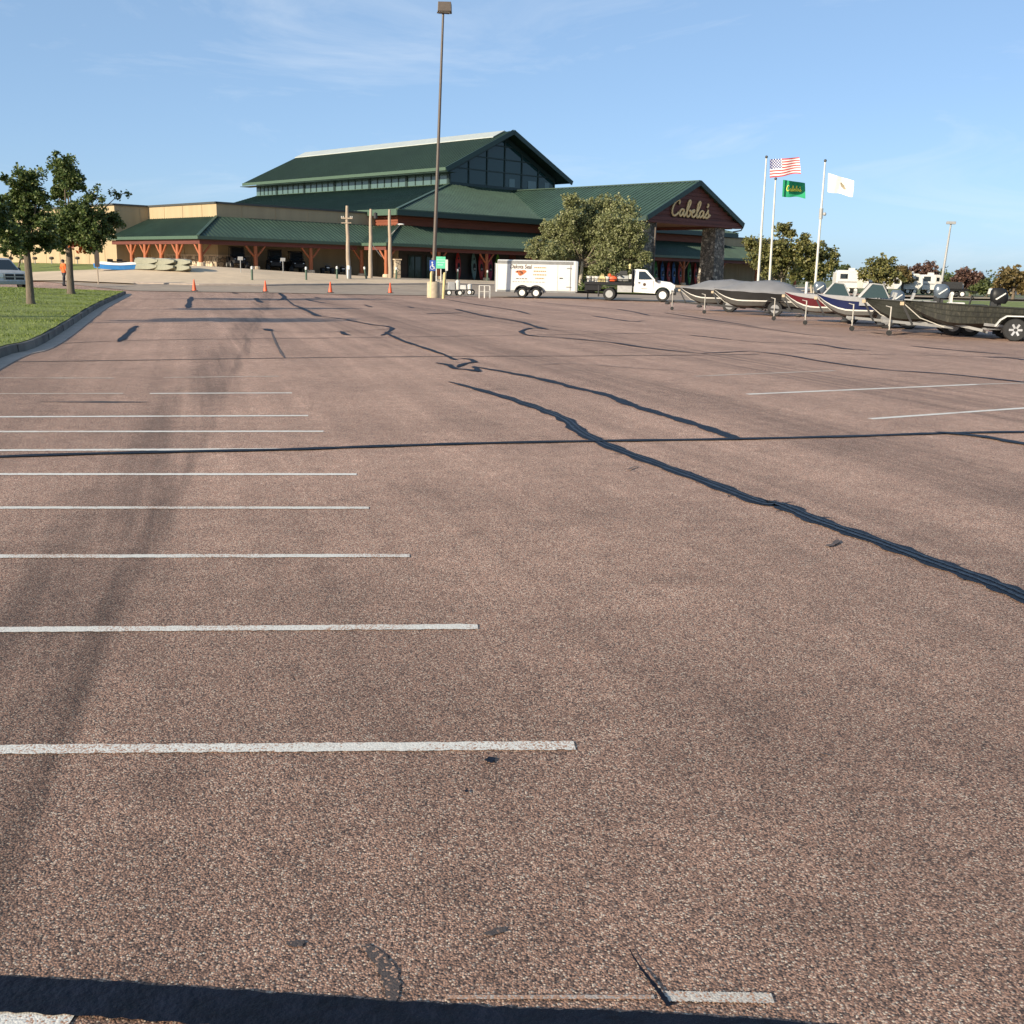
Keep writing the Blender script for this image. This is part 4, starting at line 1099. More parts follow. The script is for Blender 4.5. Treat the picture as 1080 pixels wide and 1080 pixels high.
for i, (nm, lb, px_, py_, cr_, lm) in enumerate((
    ('shade_tree', 'rounded green tree in front of the white campers', 928, 311, [(930, 276, 8), (920, 282, 9), (937, 283, 9), (928, 290, 10), (942, 291, 7), (914, 290, 6), (948, 293, 5)], 'leaf_olive'),
    ('shade_tree', 'small yellowish tree pressed against the dark red tree', 951, 310, [(950, 287, 6), (955, 292, 6), (946, 294, 5)], 'leaf_brown'),
    ('plum_tree', 'dark red round crowned tree behind the campers', 976, 309, [(968, 285, 6), (977, 283, 7), (985, 289, 6), (975, 292, 7), (965, 293, 5)], 'leaf_red'),
    ('plum_tree', 'spreading dark red tree above the green bushes', 1023, 312, [(1013, 292, 6), (1022, 290, 7), (1033, 293, 6), (1026, 298, 7), (1016, 299, 5)], 'leaf_red'),
    ('shade_tree', 'brownish green tree near the right edge, beyond the field', 1068, 316, [(1066, 287, 7), (1056, 294, 7), (1072, 292, 9), (1084, 293, 9), (1064, 301, 8), (1078, 302, 8)], 'leaf_brown'),
    ('shade_tree', 'low distant tree peeping above the campers behind the windshields', 890, 308, [(885, 287, 4), (892, 285, 5), (899, 289, 4)], 'leaf_far'))):
    bb_ = base_at(px_, py_)
    tree(nm, lb, 'tree', bb_, cr_, G['bark'], G[lm], 90, 60, .3, .16, 1.8, gF, seed=50 + i)
def bush(name, label, base, crown, lmat, n_clu, npc, size, seed, group=None, cat='bush'):
    return tree(name, label, cat, base, crown, G['bark'], lmat, n_clu, npc, size, .07, .4, group, seed=seed, stems=3)
for i, (px_, py_, cr_, lb) in enumerate(((1000, 311, [(998, 299, 5), (1004, 300, 6), (1010, 296, 6), (1003, 306, 5)], 'leafy bush left of the dark red tree, by the black trailer'),
                                         (1040, 312.5, [(1034, 304, 6), (1042, 303, 7), (1048, 306, 6), (1028, 306, 5)], 'widest green bush below the dark red tree'),
                                         (1052, 312.8, [(1052, 300, 5), (1058, 304, 5), (1052, 307, 5)], 'narrow green bush beside the brownish tree'))):
    bush('bush', lb, base_at(px_, py_), cr_, G['leaf_far'], 60, 60, .3, 70 + i, 'bushes beyond the field')
# tree line closing the horizon
TL = MB(); tc_ = []
rt = random.Random(5)
for k in range(150):
    x = rt.uniform(70, 520); y = 330 + rt.uniform(-15, 15) + x * .1
    tc_.append(((x, y, rt.uniform(.5, 4.2)), 3.2))
tl = leaf_mesh('treeline', tc_, .9, G['leaf_far'], None, 110, 1.0, 0, 6)
tag(tl, 'low far off green wood along the flat horizon on the right', 'wood', kind='stuff')
# clipped hedge behind the truck
hb = base_at(655, 309, .16)
hp = [(x, y, 6) for x, y in ((606, 303), (614, 304), (640, 305), (650, 305), (660, 306), (670, 306), (680, 307), (690, 307))]
bush('hedge', 'low green hedge between the white trailer and the truck', hb, hp, G['leaf_dark'], 90, 60, .16, 91, cat='hedge')

# ------------------------------------------------------------------ wheels, vehicles
def wheel(parent, c, r, w, rim='rim', spokes=0, name='wheel', dish=.02):
    b = MB(); b.lathe([(r * .60, -w / 2), (r * .93, -w / 2), (r, -w * .3), (r, w * .3), (r * .93, w / 2), (r * .60, w / 2), (r * .60, -w / 2)], c, 'y', 20, False)
    t = b.build(name, G['tyre'], parent, True)
    b = MB(); b.lathe([(r * .59, -w * .46), (r * .52, -w * .36), (r * .2, -w * .3), (r * .16, -w * .44), (.001, -w * .44), (.001, w * .44), (r * .16, w * .44), (r * .2, w * .3), (r * .52, w * .36), (r * .59, w * .46)], c, 'y', 20)
    if spokes:
        rm = b.build('rim', G['blackm'], t, True); b = MB()
        for k in range(spokes):
            a = 2 * math.pi * k / spokes
            b.bar((c[0] + r * .15 * math.cos(a), c[1] - w * .44, c[2] + r * .15 * math.sin(a)), (c[0] + r * .56 * math.cos(a), c[1] - w * .47, c[2] + r * .56 * math.sin(a)), r * .18, .03, (0, 1, 0))
    if spokes: b.build('spokes', G['spoke'], t)
    else: b.build('rim', G[rim], t, True)
    return t
# white enclosed trailer
tp = pix(558.5, 314.2)
HT = math.radians(-4)
kT = tp.y / F / cp
T = empty('cargo_trailer', (tp.x, tp.y, gz(tp.x, tp.y) + .03), HT, 'white enclosed cargo trailer with orange logo and two wheels a side', 'trailer')
x0, x1, w2, zb, zt = -31.5 * kT, 48 * kT, 1.05, .42, 2.42
b = MB()
sec = [(-w2, zb), (w2, zb), (w2, zt - .06), (w2 - .12, zt), (-w2 + .12, zt), (-w2, zt - .06)]
b.loft([[(x, y, z) for y, z in sec] for x in (x0, x1 - .16)] + [[(x1, y * .93, zb + (z - zb) * .985) for y, z in sec]])
b.build('body', G['white'], T, False, .02)
b = MB()
b.box(x0 - .02, x1 - .3, -w2 - .012, -w2 - .001, zt - .26, zt - .06); b.build('top_trim', G['galv'], T)
b = MB(); b.box(x0 - .01, x1 - .1, -w2 - .015, -w2 - .002, zb - .06, zb + .06); b.build('bottom_rail', G['galv'], T)
b = MB(); b.box(21 * kT, 26.5 * kT, -w2 - .008, -w2 - .001, zb + .07, zt - .27); b.build('corner_panel', G['cap_grey'], T)
b = MB(); b.box(28 * kT, 41 * kT, -w2 - .03, -w2 - .001, zb + .12, zt - .30); dr = b.build('side_door', G['white'], T)
b = MB()
for q in ((28, 28.4), (40.6, 41)): b.box(q[0] * kT, q[1] * kT, -w2 - .034, -w2 - .0305, zb + .1, zt - .28)
b.build('door_frame', G['galv'], dr)
b = MB(); b.box(30 * kT, 33.2 * kT, -w2 - .07, -w2 - .031, 1.28, 1.33); b.build('handle', G['black'], dr)
for z in (zb + .3, zt - .5):
    b = MB(); b.box(37 * kT, 41.6 * kT, -w2 - .06, -w2 - .036, z, z + .05); build_each(b, 'hinge', G['galv'], dr)
b = MB(); R_ = 7.3 * kT
for cx in (-6.6 * kT, 7.2 * kT):
    pr = [(cx + math.cos(t) * R_ * 1.06, .33 + math.sin(t) * R_ * 1.02) for t in np.linspace(math.radians(-4), math.radians(184), 15)]
    pin = [(cx + math.cos(t) * R_ * .93, .33 + math.sin(t) * R_ * .9) for t in np.linspace(math.radians(184), math.radians(-4), 15)]
    b.prism(pr + pin, -w2 - .2, -w2 - .001)
b.build('fender', G['black'], T)
b = MB(); b.box(-12.5 * kT, 13.2 * kT, -w2 - .0008, -w2 + .2, zb - .1, zb + .28); b.build('wheel_well', G['black'], T)
for cx in (-6.6 * kT, 7.2 * kT):
    for s_ in (-1, 1): wheel(T, (cx, s_ * (w2 + .06), .32), .32, .2)
b = MB(); b.bar((x1 - .2, -.6, .45), (x1 + 1.15, 0, .48), .07, .1); b.bar((x1 - .2, .6, .45), (x1 + 1.15, 0, .48), .07, .1); b.tube([(x1 + .7, 0, .9), (x1 + .7, 0, .06)], .04, 8); b.lathe([(.1, .0), (.1, .04)], (x1 + .7, 0, .0), 'z', 10); b.build('tongue', G['black'], T)
b = MB(); b.box(x0 - .12, x0 - .021, -w2 + .03, w2 - .03, .35, zt - .25); rd = b.build('rear_door', G['white'], T)
b = MB(); b.tube([(x0 - .16, -w2 + .1, .4), (x0 - .16, -w2 + .1, 2.2)], .03, 6); b.tube([(x0 - .18, w2 - .1, .4), (x0 - .18, w2 - .1, 2.2)], .03, 6); b.build('lock_rod', G['galv'], rd)
yy = -w2 - .006
text_mesh('lettering', 'Dakota Seal', .36, G['text_brown'], T, frameM(Vector((-8.4 * kT, yy, 1.98)), (1, 0, 0), (0, 0, 1)), .006, .15, .006, .82)
b = MB()
rl_ = random.Random(2)
for c_, r_ in (((-10.5, 1.66), (.22, .10)), ((-8.0, 1.62), (.26, .15)), ((-5.6, 1.68), (.18, .12)), ((-8.8, 1.50), (.16, .09))):
    b.prism([(c_[0] * kT + r_[0] * math.cos(t) * rl_.uniform(.8, 1.1), c_[1] + r_[1] * math.sin(t) * rl_.uniform(.8, 1.1)) for t in np.linspace(0, 6.0, 14)], yy - .003 * len(b.bm.faces) / 20 - .002, -w2 - .001)
lg = b.build('logo', G['logo_orange'], T)
b = MB()
for c_, r_ in (((-11.8, 1.68), (.07, .045)), ((-8.6, 1.66), (.10, .05)), ((-7.0, 1.60), (.045, .08)), ((-8.6, 1.52), (.05, .04))):
    b.prism([(c_[0] * kT + r_[0] * math.cos(t) * rl_.uniform(.7, 1.2), c_[1] + r_[1] * math.sin(t) * rl_.uniform(.7, 1.2)) for t in np.linspace(0, 6.0, 9)], yy - .02, yy - .015)
b.build('logo_mark', G['text_brown'], lg)
rd_ = random.Random(4)
b = MB()
for z, xa, xb in ((1.95, 4.9, 16.6), (1.72, 4.3, 16.6), (1.49, 4.0, 17), (1.26, 6.2, 15)):
    x = xa * kT
    while x < xb * kT:
        l_ = rd_.uniform(.07, .16); b.box(x, min(x + l_, xb * kT), yy, -w2 - .001, z - .035, z + .035); x += l_ + .03
b.build('small_lettering', G['text_tan'], T)
b = MB()
for z, xa, xb, h_ in ((1.22, -13, -2, .025), (1.02, -16.5, 15.5, .014)):
    x = xa * kT
    while x < xb * kT:
        l_ = rd_.uniform(.08, .2); b.box(x, min(x + l_, xb * kT), yy, -w2 - .001, z - h_, z + h_); x += l_ + .05
b.build('small_lettering', G['text_brown'], T)

# white flatbed truck; local x = forward
up_ = pix(644.5, 317.3)
kU = up_.y / F / cp
HU = math.radians(-9)
U = empty('flatbed_truck', (up_.x, up_.y, gz(up_.x, up_.y) + .03), HU, 'white single cab truck with a black flatbed carrying tools', 'truck')
U.location.y += .85
def X(px_): return (px_ - 644.5) * kU / math.cos(HU)
cw = .98
roof_z, hood_z = 1.98, 1.28
cab = [(X(668.5), .55), (X(668.5), 1.95), (X(671), roof_z), (X(678.5), roof_z - .02), (X(681), 1.9), (X(689.5), 1.32), (X(704), 1.20), (X(707.5), 1.08), (X(708.5), .55), (X(705), .47), (X(704.2), .47)]
wc = X(697.2); wr = .50
arch = [(wc + math.cos(t) * wr, .41 + math.sin(t) * wr) for t in np.linspace(math.radians(8), math.radians(172), 10)]
cab = cab[:-1] + arch + [(X(688), .5)]
b = MB()
a_ = [(u, -cw, z) for u, z in cab]; c_ = [(u, cw, z) for u, z in cab]
def tumble(u, y, z): return (u, y * (1 - .14 * max(0, (z - 1.25) / .7)), z)
b.loft([[tumble(u, -cw, z) for u, z in cab], [tumble(u, -cw * .93, z + .005) for u, z in cab], [tumble(u, cw * .93, z + .005) for u, z in cab], [tumble(u, cw, z) for u, z in cab]])
b.build('cab', G['white'], U, True)
for s_ in (-1, 1):
    b = MB(); win = [(X(673), 1.36), (X(673), 1.84), (X(679), 1.84), (X(687), 1.36)]
    b.loft([[tumble(u, s_ * (cw + .006), z) for u, z in win], [tumble(u, s_ * (cw - .05), z) for u, z in win]]); b.build('side_window', G['car_glass'], U)
    b = MB(); dl = [(X(672), .62), (X(672), 1.30), (X(687.5), 1.30), (X(687.5), .62)]
    b.prism(dl, s_ * (cw + .001), s_ * (cw + .018)); d_ = b.build('door', G['white'], U)
    b = MB(); b.cbox((X(673.8), s_ * (cw + .03), 1.14), (.13, .03, .07)); b.build('handle', G['black'], d_)
    if s_ < 0:
        b = MB(); b.lathe([(.10, -cw - .026), (.10, -cw - .0185)], (X(679), 0, 1.04), 'y', 12); b.build('emblem', G['text_brown'], d_)
        b = MB(); b.box(X(676), X(682), -cw - .024, -cw - .0185, .76, .79); b.build('lettering', G['text_brown'], d_)
    b = MB(); b.cbox((X(690.5), s_ * (cw + .16), 1.36), (.16, .18, .26)); b.bar((X(690), s_ * cw, 1.3), (X(690.5), s_ * (cw + .1), 1.3), .05, .05); b.build('mirror', G['black'], U)
b = MB(); wsd = [(X(681.6), 1.86), (X(689), 1.35)]
b.loft([[(wsd[0][0] + .012, -.80, wsd[0][1]), (wsd[0][0] + .012, .80, wsd[0][1]), (wsd[1][0] + .012, .88, wsd[1][1]), (wsd[1][0] + .012, -.88, wsd[1][1])], [(wsd[0][0] - .05, -.80, wsd[0][1]), (wsd[0][0] - .05, .80, wsd[0][1]), (wsd[1][0] - .05, .88, wsd[1][1]), (wsd[1][0] - .05, -.88, wsd[1][1])]]); b.build('windshield', G['car_glass'], U)
b = MB(); b.box(X(705.5), X(710), -cw, cw, .42, .72); b.build('front_bumper', G['black'], U)
b = MB(); b.box(X(708.2), X(708.8), -.62, .62, .76, 1.08); b.build('grille', G['blackm'], U)
for s_ in (-1, 1):
    b = MB(); b.box(X(707.6), X(708.9), s_ * .8 - .14, s_ * .8 + .14, .82, 1.06); b.build('headlight', G['lamp_glass'], U)
b = MB(); b.box(X(619), X(700), -.45, -.33, .52, .70); b.box(X(619), X(700), .33, .45, .52, .70)
for q in (630, 660, 690): b.box(X(q), X(q) + .12, -.329, .329, .54, .68)
b.build('chassis', G['black'], U)
b = MB(); b.box(X(619.5), X(667.5), -1.08, 1.08, .96, 1.14); bed_ = b.build('flatbed', G['black'], U)
b = MB(); b.box(X(666), X(667.4), -1.05, 1.05, 1.145, 1.98); b.build('headboard', G['black'], bed_)
b = MB()
for q in np.linspace(622, 664, 7): b.tube([(X(q), -1.05, 1.145), (X(q), -1.05, 1.32)], .025, 6)
b.tube([(X(620), -1.05, 1.32), (X(666), -1.05, 1.32)], .025, 6); b.build('side_rail', G['black'], bed_)
b = MB(); b.box(X(652.5), X(667), -1.04, -.5, .52, .955); tb_ = b.build('toolbox', G['steel_grey'], U, False, .02)
b = MB(); b.box(X(633.2), X(634.2), -1.02, -.55, .22, .95); b.build('mud_flap', G['blackm'], U)
b = MB(); b.box(X(620), X(636), -1.0, -.4, .62, .955); b.build('side_panel', G['black'], U)
for cx, ys_ in ((0, (-.9, -.62, .62, .9)), (wc, (-.87, .87))):
    for y in ys_: wheel(U, (cx, y, .40), .40, .24, 'steel_grey' if cx == 0 else 'rim')
b = MB(); b.tube([(X(663.5), -.3, 1.98), (X(663.5), -.3, 2.14)], .07, 10); b.ell((X(663.5), -.3, 2.2), (.10, .10, .12)); b.build('beacon', G['yellow'], U, True)
# load on the flatbed: things of their own
def on_bed(px_, y, z=1.145):
    v = Matrix.Rotation(HU, 4, 'Z') @ Vector((X(px_), y, z)); return U.location + v
def bucket(px_, y, col, label):
    r0 = empty('bucket', on_bed(px_, y), HU, label, 'bucket', 'buckets on the flatbed')
    b = MB(); b.lathe([(.13, 0), (.155, .30), (.165, .31), (.165, .34), (.15, .345), (.001, .345)], n=14); b.build('body', G[col], r0, True)
    b = MB(); b.tube([(.15 * math.cos(t), -.165, .3 - .12 * math.sin(t)) for t in np.linspace(0, math.pi, 7)], .008, 5); b.build('handle', G['galv'], r0)
bucket(623.5, -.75, 'white_dirty', 'white lidded bucket at the tail of the flatbed')
bucket(627.5, -.6, 'white_dirty', 'white bucket second from the tail of the flatbed')
bucket(642, -.7, 'white_dirty', 'white bucket between the yellow jerrycan and the orange blower')
bucket(631.5, -.75, 'white_dirty', 'white bucket just left of the yellow jerrycan')
j_ = empty('jerrycan', on_bed(636.5, -.75), HU, 'yellow plastic jerrycan in the middle of the flatbed', 'jerrycan')
b = MB(); b.loft([[(-.24, -.14, 0), (.24, -.14, 0), (.24, .14, 0), (-.24, .14, 0)], [(-.25, -.15, .22), (.25, -.15, .22), (.25, .15, .22), (-.25, .15, .22)], [(-.08, -.1, .40), (.12, -.1, .40), (.12, .1, .40), (-.08, .1, .40)]]); b.build('body', G['yellow'], j_, False, .02)
b = MB(); b.tube([(-.06, 0, .4), (-.05, 0, .48), (.1, 0, .48), (.11, 0, .4)], .022, 6); b.build('handle', G['yellow'], j_, True)
j_ = empty('leaf_blower', on_bed(647, -.55), HU, 'orange backpack blower standing on the flatbed', 'blower')
b = MB(); b.ell((0, 0, .2), (.3, .22, .2), 12, 8, .7); b.build('housing', G['orange'], j_, True)
b = MB(); b.ell((-.2, -.02, .42), (.12, .11, .11), 10, 7); b.build('tank', G['orange'], j_, True)
b = MB(); b.tube([(.1, -.1, .3), (.3, -.15, .55), (.6, -.2, .35)], .055, 8); b.build('tube', G['blackm'], j_, True)
j_ = empty('compressor', on_bed(657, -.4), HU, 'grey compressor with a round tank ahead of the orange blower', 'compressor')
b = MB(); b.lathe([(.02, -.42), (.2, -.36), (.22, 0), (.2, .36), (.02, .42)], (0, 0, .24), 'x', 14); b.build('tank', G['steel_grey'], j_, True)
b = MB(); b.box(-.25, .3, -.16, .16, .462, .72, .05, .03); b.build('motor', G['blackm'], j_, False, .02)
b = MB(); b.cbox((.5, -.1, .36), (.2, .2, .3)); b.build('can', G['white_dirty'], j_, False, .02)

# silver pickup at the far left, nose to the right
sp_ = pix(12, 307.5)
kS = sp_.y / F / cp
V_ = empty('pickup_truck', (sp_.x, sp_.y, gz(sp_.x, sp_.y)), math.radians(-38), 'silver pickup truck behind the trees at the left edge', 'truck')
V_.location.x += -.3
body = [(-4.9, .5), (-4.95, 1.05), (-2.9, 1.08), (-2.85, 1.10), (-2.6, 1.72), (-2.3, 1.80), (-1.2, 1.80), (-.9, 1.74), (-.15, 1.15), (.9, 1.06), (1.0, .98), (1.05, .5), (.95, .38), (-4.7, .42)]
def tum(u, y, z): return (u, y * (1 - .16 * max(0, (z - 1.08) / .7)), z)
b = MB(); hw = .98
b.loft([[tum(u, -hw, z) for u, z in body], [tum(u + .02 * (1 if u > 0 else -1), -hw * .6, z + .02) for u, z in body], [tum(u + .02 * (1 if u > 0 else -1), hw * .6, z + .02) for u, z in body], [tum(u, hw, z) for u, z in body]])
b.build('body', G['silver_car'], V_, True)
b = MB(); q = [(-.82, 1.69), (-.2, 1.18)]
b.loft([[(q[0][0] + d, -.74, q[0][1] + d), (q[0][0] + d, .74, q[0][1] + d), (q[1][0] + d, .88, q[1][1] + d), (q[1][0] + d, -.88, q[1][1] + d)] for d in (-.03, .02)]); b.build('windshield', G['car_glass'], V_)
for s_ in (-1, 1):
    b = MB(); win = [(-2.5, 1.14), (-2.35, 1.66), (-1.0, 1.66), (-.5, 1.16)]
    b.loft([[tum(u, s_ * (hw + .008), z) for u, z in win], [tum(u, s_ * (hw - .05), z) for u, z in win]]); b.build('side_window', G['car_glass'], V_)
    b = MB(); b.box(1.0, 1.075, s_ * .78 - .17, s_ * .78 + .17, .76, .95); b.build('headlight', G['lamp_glass'], V_, False, .015)
    b = MB(); b.cbox((-.55, s_ * 1.1, 1.2), (.14, .2, .2)); b.build('mirror', G['black'], V_, False, .02)
    for cx in (.15, -3.75): wheel(V_, (cx, s_ * .88, .38), .38, .25, 'rim_alloy')
b = MB(); b.box(1.03, 1.08, -.56, .56, .66, .96); gr_ = b.build('grille', G['blackm'], V_)
b = MB(); b.box(1.081, 1.10, -.56, .56, .79, .83); b.box(1.081, 1.10, -.03, .03, .66, .96); b.box(1.081, 1.1, -.58, -.53, .64, .98); b.box(1.081, 1.1, .53, .58, .64, .98); b.build('grille_bar', G['silver_car'], gr_)
b = MB(); b.box(.98, 1.16, -.96, .96, .40, .60); b.build('bumper', G['steel_grey'], V_, False, .03)

# ------------------------------------------------------------------ boats on trailers
AX = Vector((.965, -.262))                               # bow to stern
def boat_frame(px_, jy, bx): 
    p = pixz(px_, jy); return p
HB_ = math.atan2(AX.y, AX.x)
def hull_rows(L_, B, zk, zg_b, zg_s, flat=.0, n_=16, rake=.9):
    """sections of a hull, x = 0 at the bow tip; returns function row(t) -> list of ring points by height fraction"""
    secs = []
    for i in range(n_ + 1):
        t = i / n_; x = L_ * t
        w = B / 2 * (1 - (1 - min(1, t / .62)) ** 2.3) ** (.75 if not flat else .45)
        if flat: w = max(w, B * flat / 2)
        w = max(w, .012)
        zk_ = zk + (zg_b - zk - .08) * (max(0, 1 - t / .30)) ** (2.0 if not flat else 1.6)
        zg = zg_b + (zg_s - zg_b) * min(1, t / .75) ** .8
        zc = zk_ + (zg - zk_) * (.20 if not flat else .25) * min(1, .45 + t)
        secs.append((x, w, zk_, zc, zg))
    return secs
def hull_band(b, secs, f0, f1, inset=0):
    """side strip of the hull between heights f0..f1 (0 = chine, 1 = gunwale), both sides, with thickness"""
    for s_ in (-1, 1):
        o1, o2, i1, i2 = [], [], [], []
        for x, w, zk, zc, zg in secs:
            def P(f): ww = w * (.86 + .14 * f) + inset; return (x, s_ * ww, zc + (zg - zc) * f)
            a_, c_ = P(f0), P(f1)
            o1.append(a_); o2.append(c_); i1.append((a_[0], a_[1] - s_ * min(.05, w * .5), a_[2])); i2.append((c_[0], c_[1] - s_ * min(.05, w * .5), c_[2]))
        b.loft([[o1[k], o2[k], i2[k], i1[k]] for k in range(len(secs))])
def hull_bottom(b, secs):
    rings = []
    for x, w, zk, zc, zg in secs: rings.append([(x, -w * .86, zc), (x, 0, zk), (x, w * .86, zc), (x, 0, zc + .02)])
    b.loft(rings)
def transom(b, secs, t=.05):
    x, w, zk, zc, zg = secs[-1]
    ps = [(-w * .86, zc), (0, zk), (w * .86, zc), (w, zg), (-w, zg)]
    b.prism(ps, x - t, x + .003, 'x')
def outboard(parent, x, z, s_, cowl, name='outboard_motor'):
    b = MB(); b.box(x - .02, x + .16, -.13, .13, z - .12, z + .12); b.box(x + .12, x + .30, -.09, .09, z - .62, z + .16, .02, .02)
    b.ell((x + .24, 0, z - .72), (.30, .07, .07)); b.box(x + .14, x + .34, -.02, .02, z - 1.0 + .12, z - .7)
    b.box(x + .05, x + .5, -.17, .17, z - .50, z - .47)
    m_ = b.build(name, G['blackm'], parent, True)
    b = MB(); rings = []
    for zz, sx_, sy_, ox in ((.06, .20, .15, .0), (.14, .25, .18, .0), (.32, .27, .19, -.01), (.46, .23, .17, -.03), (.54, .14, .11, -.06)):
        rings.append([(x + .22 + ox + s_ * sx_ * math.copysign(abs(math.cos(t)) ** .6, math.cos(t)), s_ * sy_ * math.copysign(abs(math.sin(t)) ** .7, math.sin(t)), z + zz * s_) for t in np.linspace(0, 2 * math.pi, 18, endpoint=False)])
    b.loft(rings); cw_ = b.build('cowling', G[cowl], m_, True)
    b = MB(); yy_ = -.195 * s_
    b.prism([(x + .08, z + .20 * s_), (x + .36, z + .40 * s_), (x + .38, z + .37 * s_), (x + .13, z + .18 * s_)], yy_, yy_ + .02); b.build('decal', G['white'], cw_)
    b = MB()
    for k in range(3):
        a = 2 * math.pi * k / 3; b.bar((x + .54, .03 * math.cos(a), z - .72 + .03 * math.sin(a)), (x + .56, .15 * math.cos(a), z - .72 + .15 * math.sin(a)), .1, .015, (1, .3, 0))
    b.build('propeller', G['alu'], m_)
    return m_
def boat_trailer(loc, L_, label, jack_x, axle, rim='rim_alloy', mt_='galv', guide=False, fender='black', spokes=0):
    t = empty('boat_trailer', loc, HB_, label, 'boat trailer', 'boat trailers on the lot')
    fx = .15
    b = MB()
    for s_ in (-1, 1): b.bar((1.3, s_ * .05, .44), (2.2, s_ * .62, .26), .05, .08); b.bar((2.2, s_ * .62, .44), (L_ - .3, s_ * .62, .26), .05, .08)
    b.bar((-.55, 0, .44), (1.45, 0, .30), .06, .08)
    for x in (2.3, L_ * .62, L_ - .4): b.bar((x, -.66, .22), (x, .66, .22), .05, .06)
    for s_ in (-1, 1): b.bar((2.2, s_ * .4, .31), (L_ - .2, s_ * .4, .31), .08, .05)
    b.build('frame', G[mt_], t)
    b = MB(); b.ell((-.6, 0, .32), (.13, .07, .06)); b.build('coupler', G['blackm'], t, True)
    b = MB(); b.bar((.30, 0, .34), (-.02, 0, .92), .06, .06, (1, 0, 0)); b.build('winch_post', G['blackm'], t)
    b = MB(); b.cbox((-.05, 0, .96), (.11, .13, .10)); b.build('winch', G['crate_wood'], t)
    b = MB(); b.tube([(-.02, 0, .98), (.5, -.02, .55), (1.2, -.03, .30)], .013, 5); b.build('bow_strap', G['white_dirty'], t)
    b = MB(); b.tube([(jack_x, -.12, .86), (jack_x, -.12, .16)], .021, 8); b.tube([(jack_x, -.12, .84), (jack_x - .16, -.12, .88)], .014, 5); b.box(jack_x - .035, jack_x + .035, -.09, .05, .28, .36); jk = b.build('jack', G['jack'], t)
    b = MB(); b.lathe([(.085, -.03), (.085, .03)], (jack_x, -.12, .085), 'y', 12); b.build('jack_wheel', G['tyre'], jk)
    for ax_ in axle:
        for s_ in (-1, 1): wheel(t, (ax_, s_ * .93, .32), .32, .2, rim, spokes)
        b = MB(); b.tube([(ax_, -.9, .32), (ax_, .9, .32)], .035, 8); b.build('axle', G['blackm'], t)
    for s_ in (-1, 1):
        b = MB(); lo, hi = axle[0] - .42, axle[-1] + .42
        b.loft([[(x, s_ * .82, z), (x, s_ * 1.06, z), (x, s_ * 1.06, z + .03), (x, s_ * .82, z + .03)] for x, z in ((lo - .12, .40), (lo, .58), (lo + .16, .69), (hi - .16, .69), (hi, .58), (hi + .12, .40))]); b.build('fender', G[fender], t)
    if guide:
        for s_ in (-1, 1):
            b = MB(); b.tube([(L_ - .3, s_ * 1.05, .45), (L_ - .3, s_ * 1.05, 1.0)], .05, 8); g_ = b.build('guide_post', G['hull_blue'], t)
            b = MB(); b.tube([(L_ - .3, s_ * 1.05, 1.0), (L_ - .3, s_ * 1.05, 1.5)], .055, 8); b.build('guide_sleeve', G['white'], g_)
    b = MB(); b.box(L_ - .32, L_ - .26, -.95, .95, .36, .44); tl_ = b.build('light_bar', G[mt_], t)
    for s_ in (-1, 1):
        b = MB(); b.box(L_ - .255, L_ - .2, s_ * .82 - .1, s_ * .82 + .1, .45, .55); b.build('tail_light', G['red_lens'], tl_)
    return t
gB = 'boats lined up on trailers'
def place(jx, jy, d=.35):
    p = pixz(jx, jy); return Vector((p.x + AX.x * d, p.y + AX.y * d, 0))
def covered_boat(loc, L_, label):
    r0 = empty('covered_boat', loc, HB_, label, 'boat', gB)
    secs = hull_rows(L_, 1.75, .30, 1.14, 1.0)
    b = MB(); hull_bottom(b, secs); b.build('hull_bottom', G['hull_grey'], r0, True)
    b = MB(); hull_band(b, secs, 0, .30); b.build('hull_side', G['hull_grey'], r0, True)
    b = MB(); hull_band(b, secs, .301, .38, .008); b.build('stripe', G['white_dirty'], r0, True)
    b = MB(); hull_band(b, secs[:int(len(secs) * .72)], .381, .93); b.build('hull_band', G['hull_dark'], r0, True)
    b = MB(); hull_band(b, secs[int(len(secs) * .72) - 1:], .381, .93); b.build('quarter_panel', G['hull_silver'], r0, True)
    b = MB(); hull_band(b, secs, .931, 1.0, .02); b.build('gunwale', G['cover'], r0, True)
    b = MB(); transom(b, secs); b.build('transom', G['hull_grey'], r0)
    b = MB(); rings = []
    for i, (x, w, zk, zc, zg) in enumerate(secs):
        t = i / (len(secs) - 1); hgt = .02 + .50 * max(0, math.sin(math.pi * min(1, max(0, (t - .06) / .9)))) ** 1.15
        if t > .62: hgt += .05 * math.sin((t - .62) * 16)
        if .36 < t < .52: hgt -= .05
        row = []
        for k in range(13):
            a = math.pi * k / 12; cc = math.cos(a)
            row.append((x, -(w + .03) * cc, zg - .05 * (abs(cc) > .99) + hgt * (1 - abs(cc) ** 1.7) + .012 * math.sin(k * 2.1 + i * 1.7)))
        rings.append(row)
    b.loft(rings); b.build('boat_cover', G['cover'], r0, True)
    outboard(r0, L_ + .0, .98, 1, 'cowl_grey')
    return r0
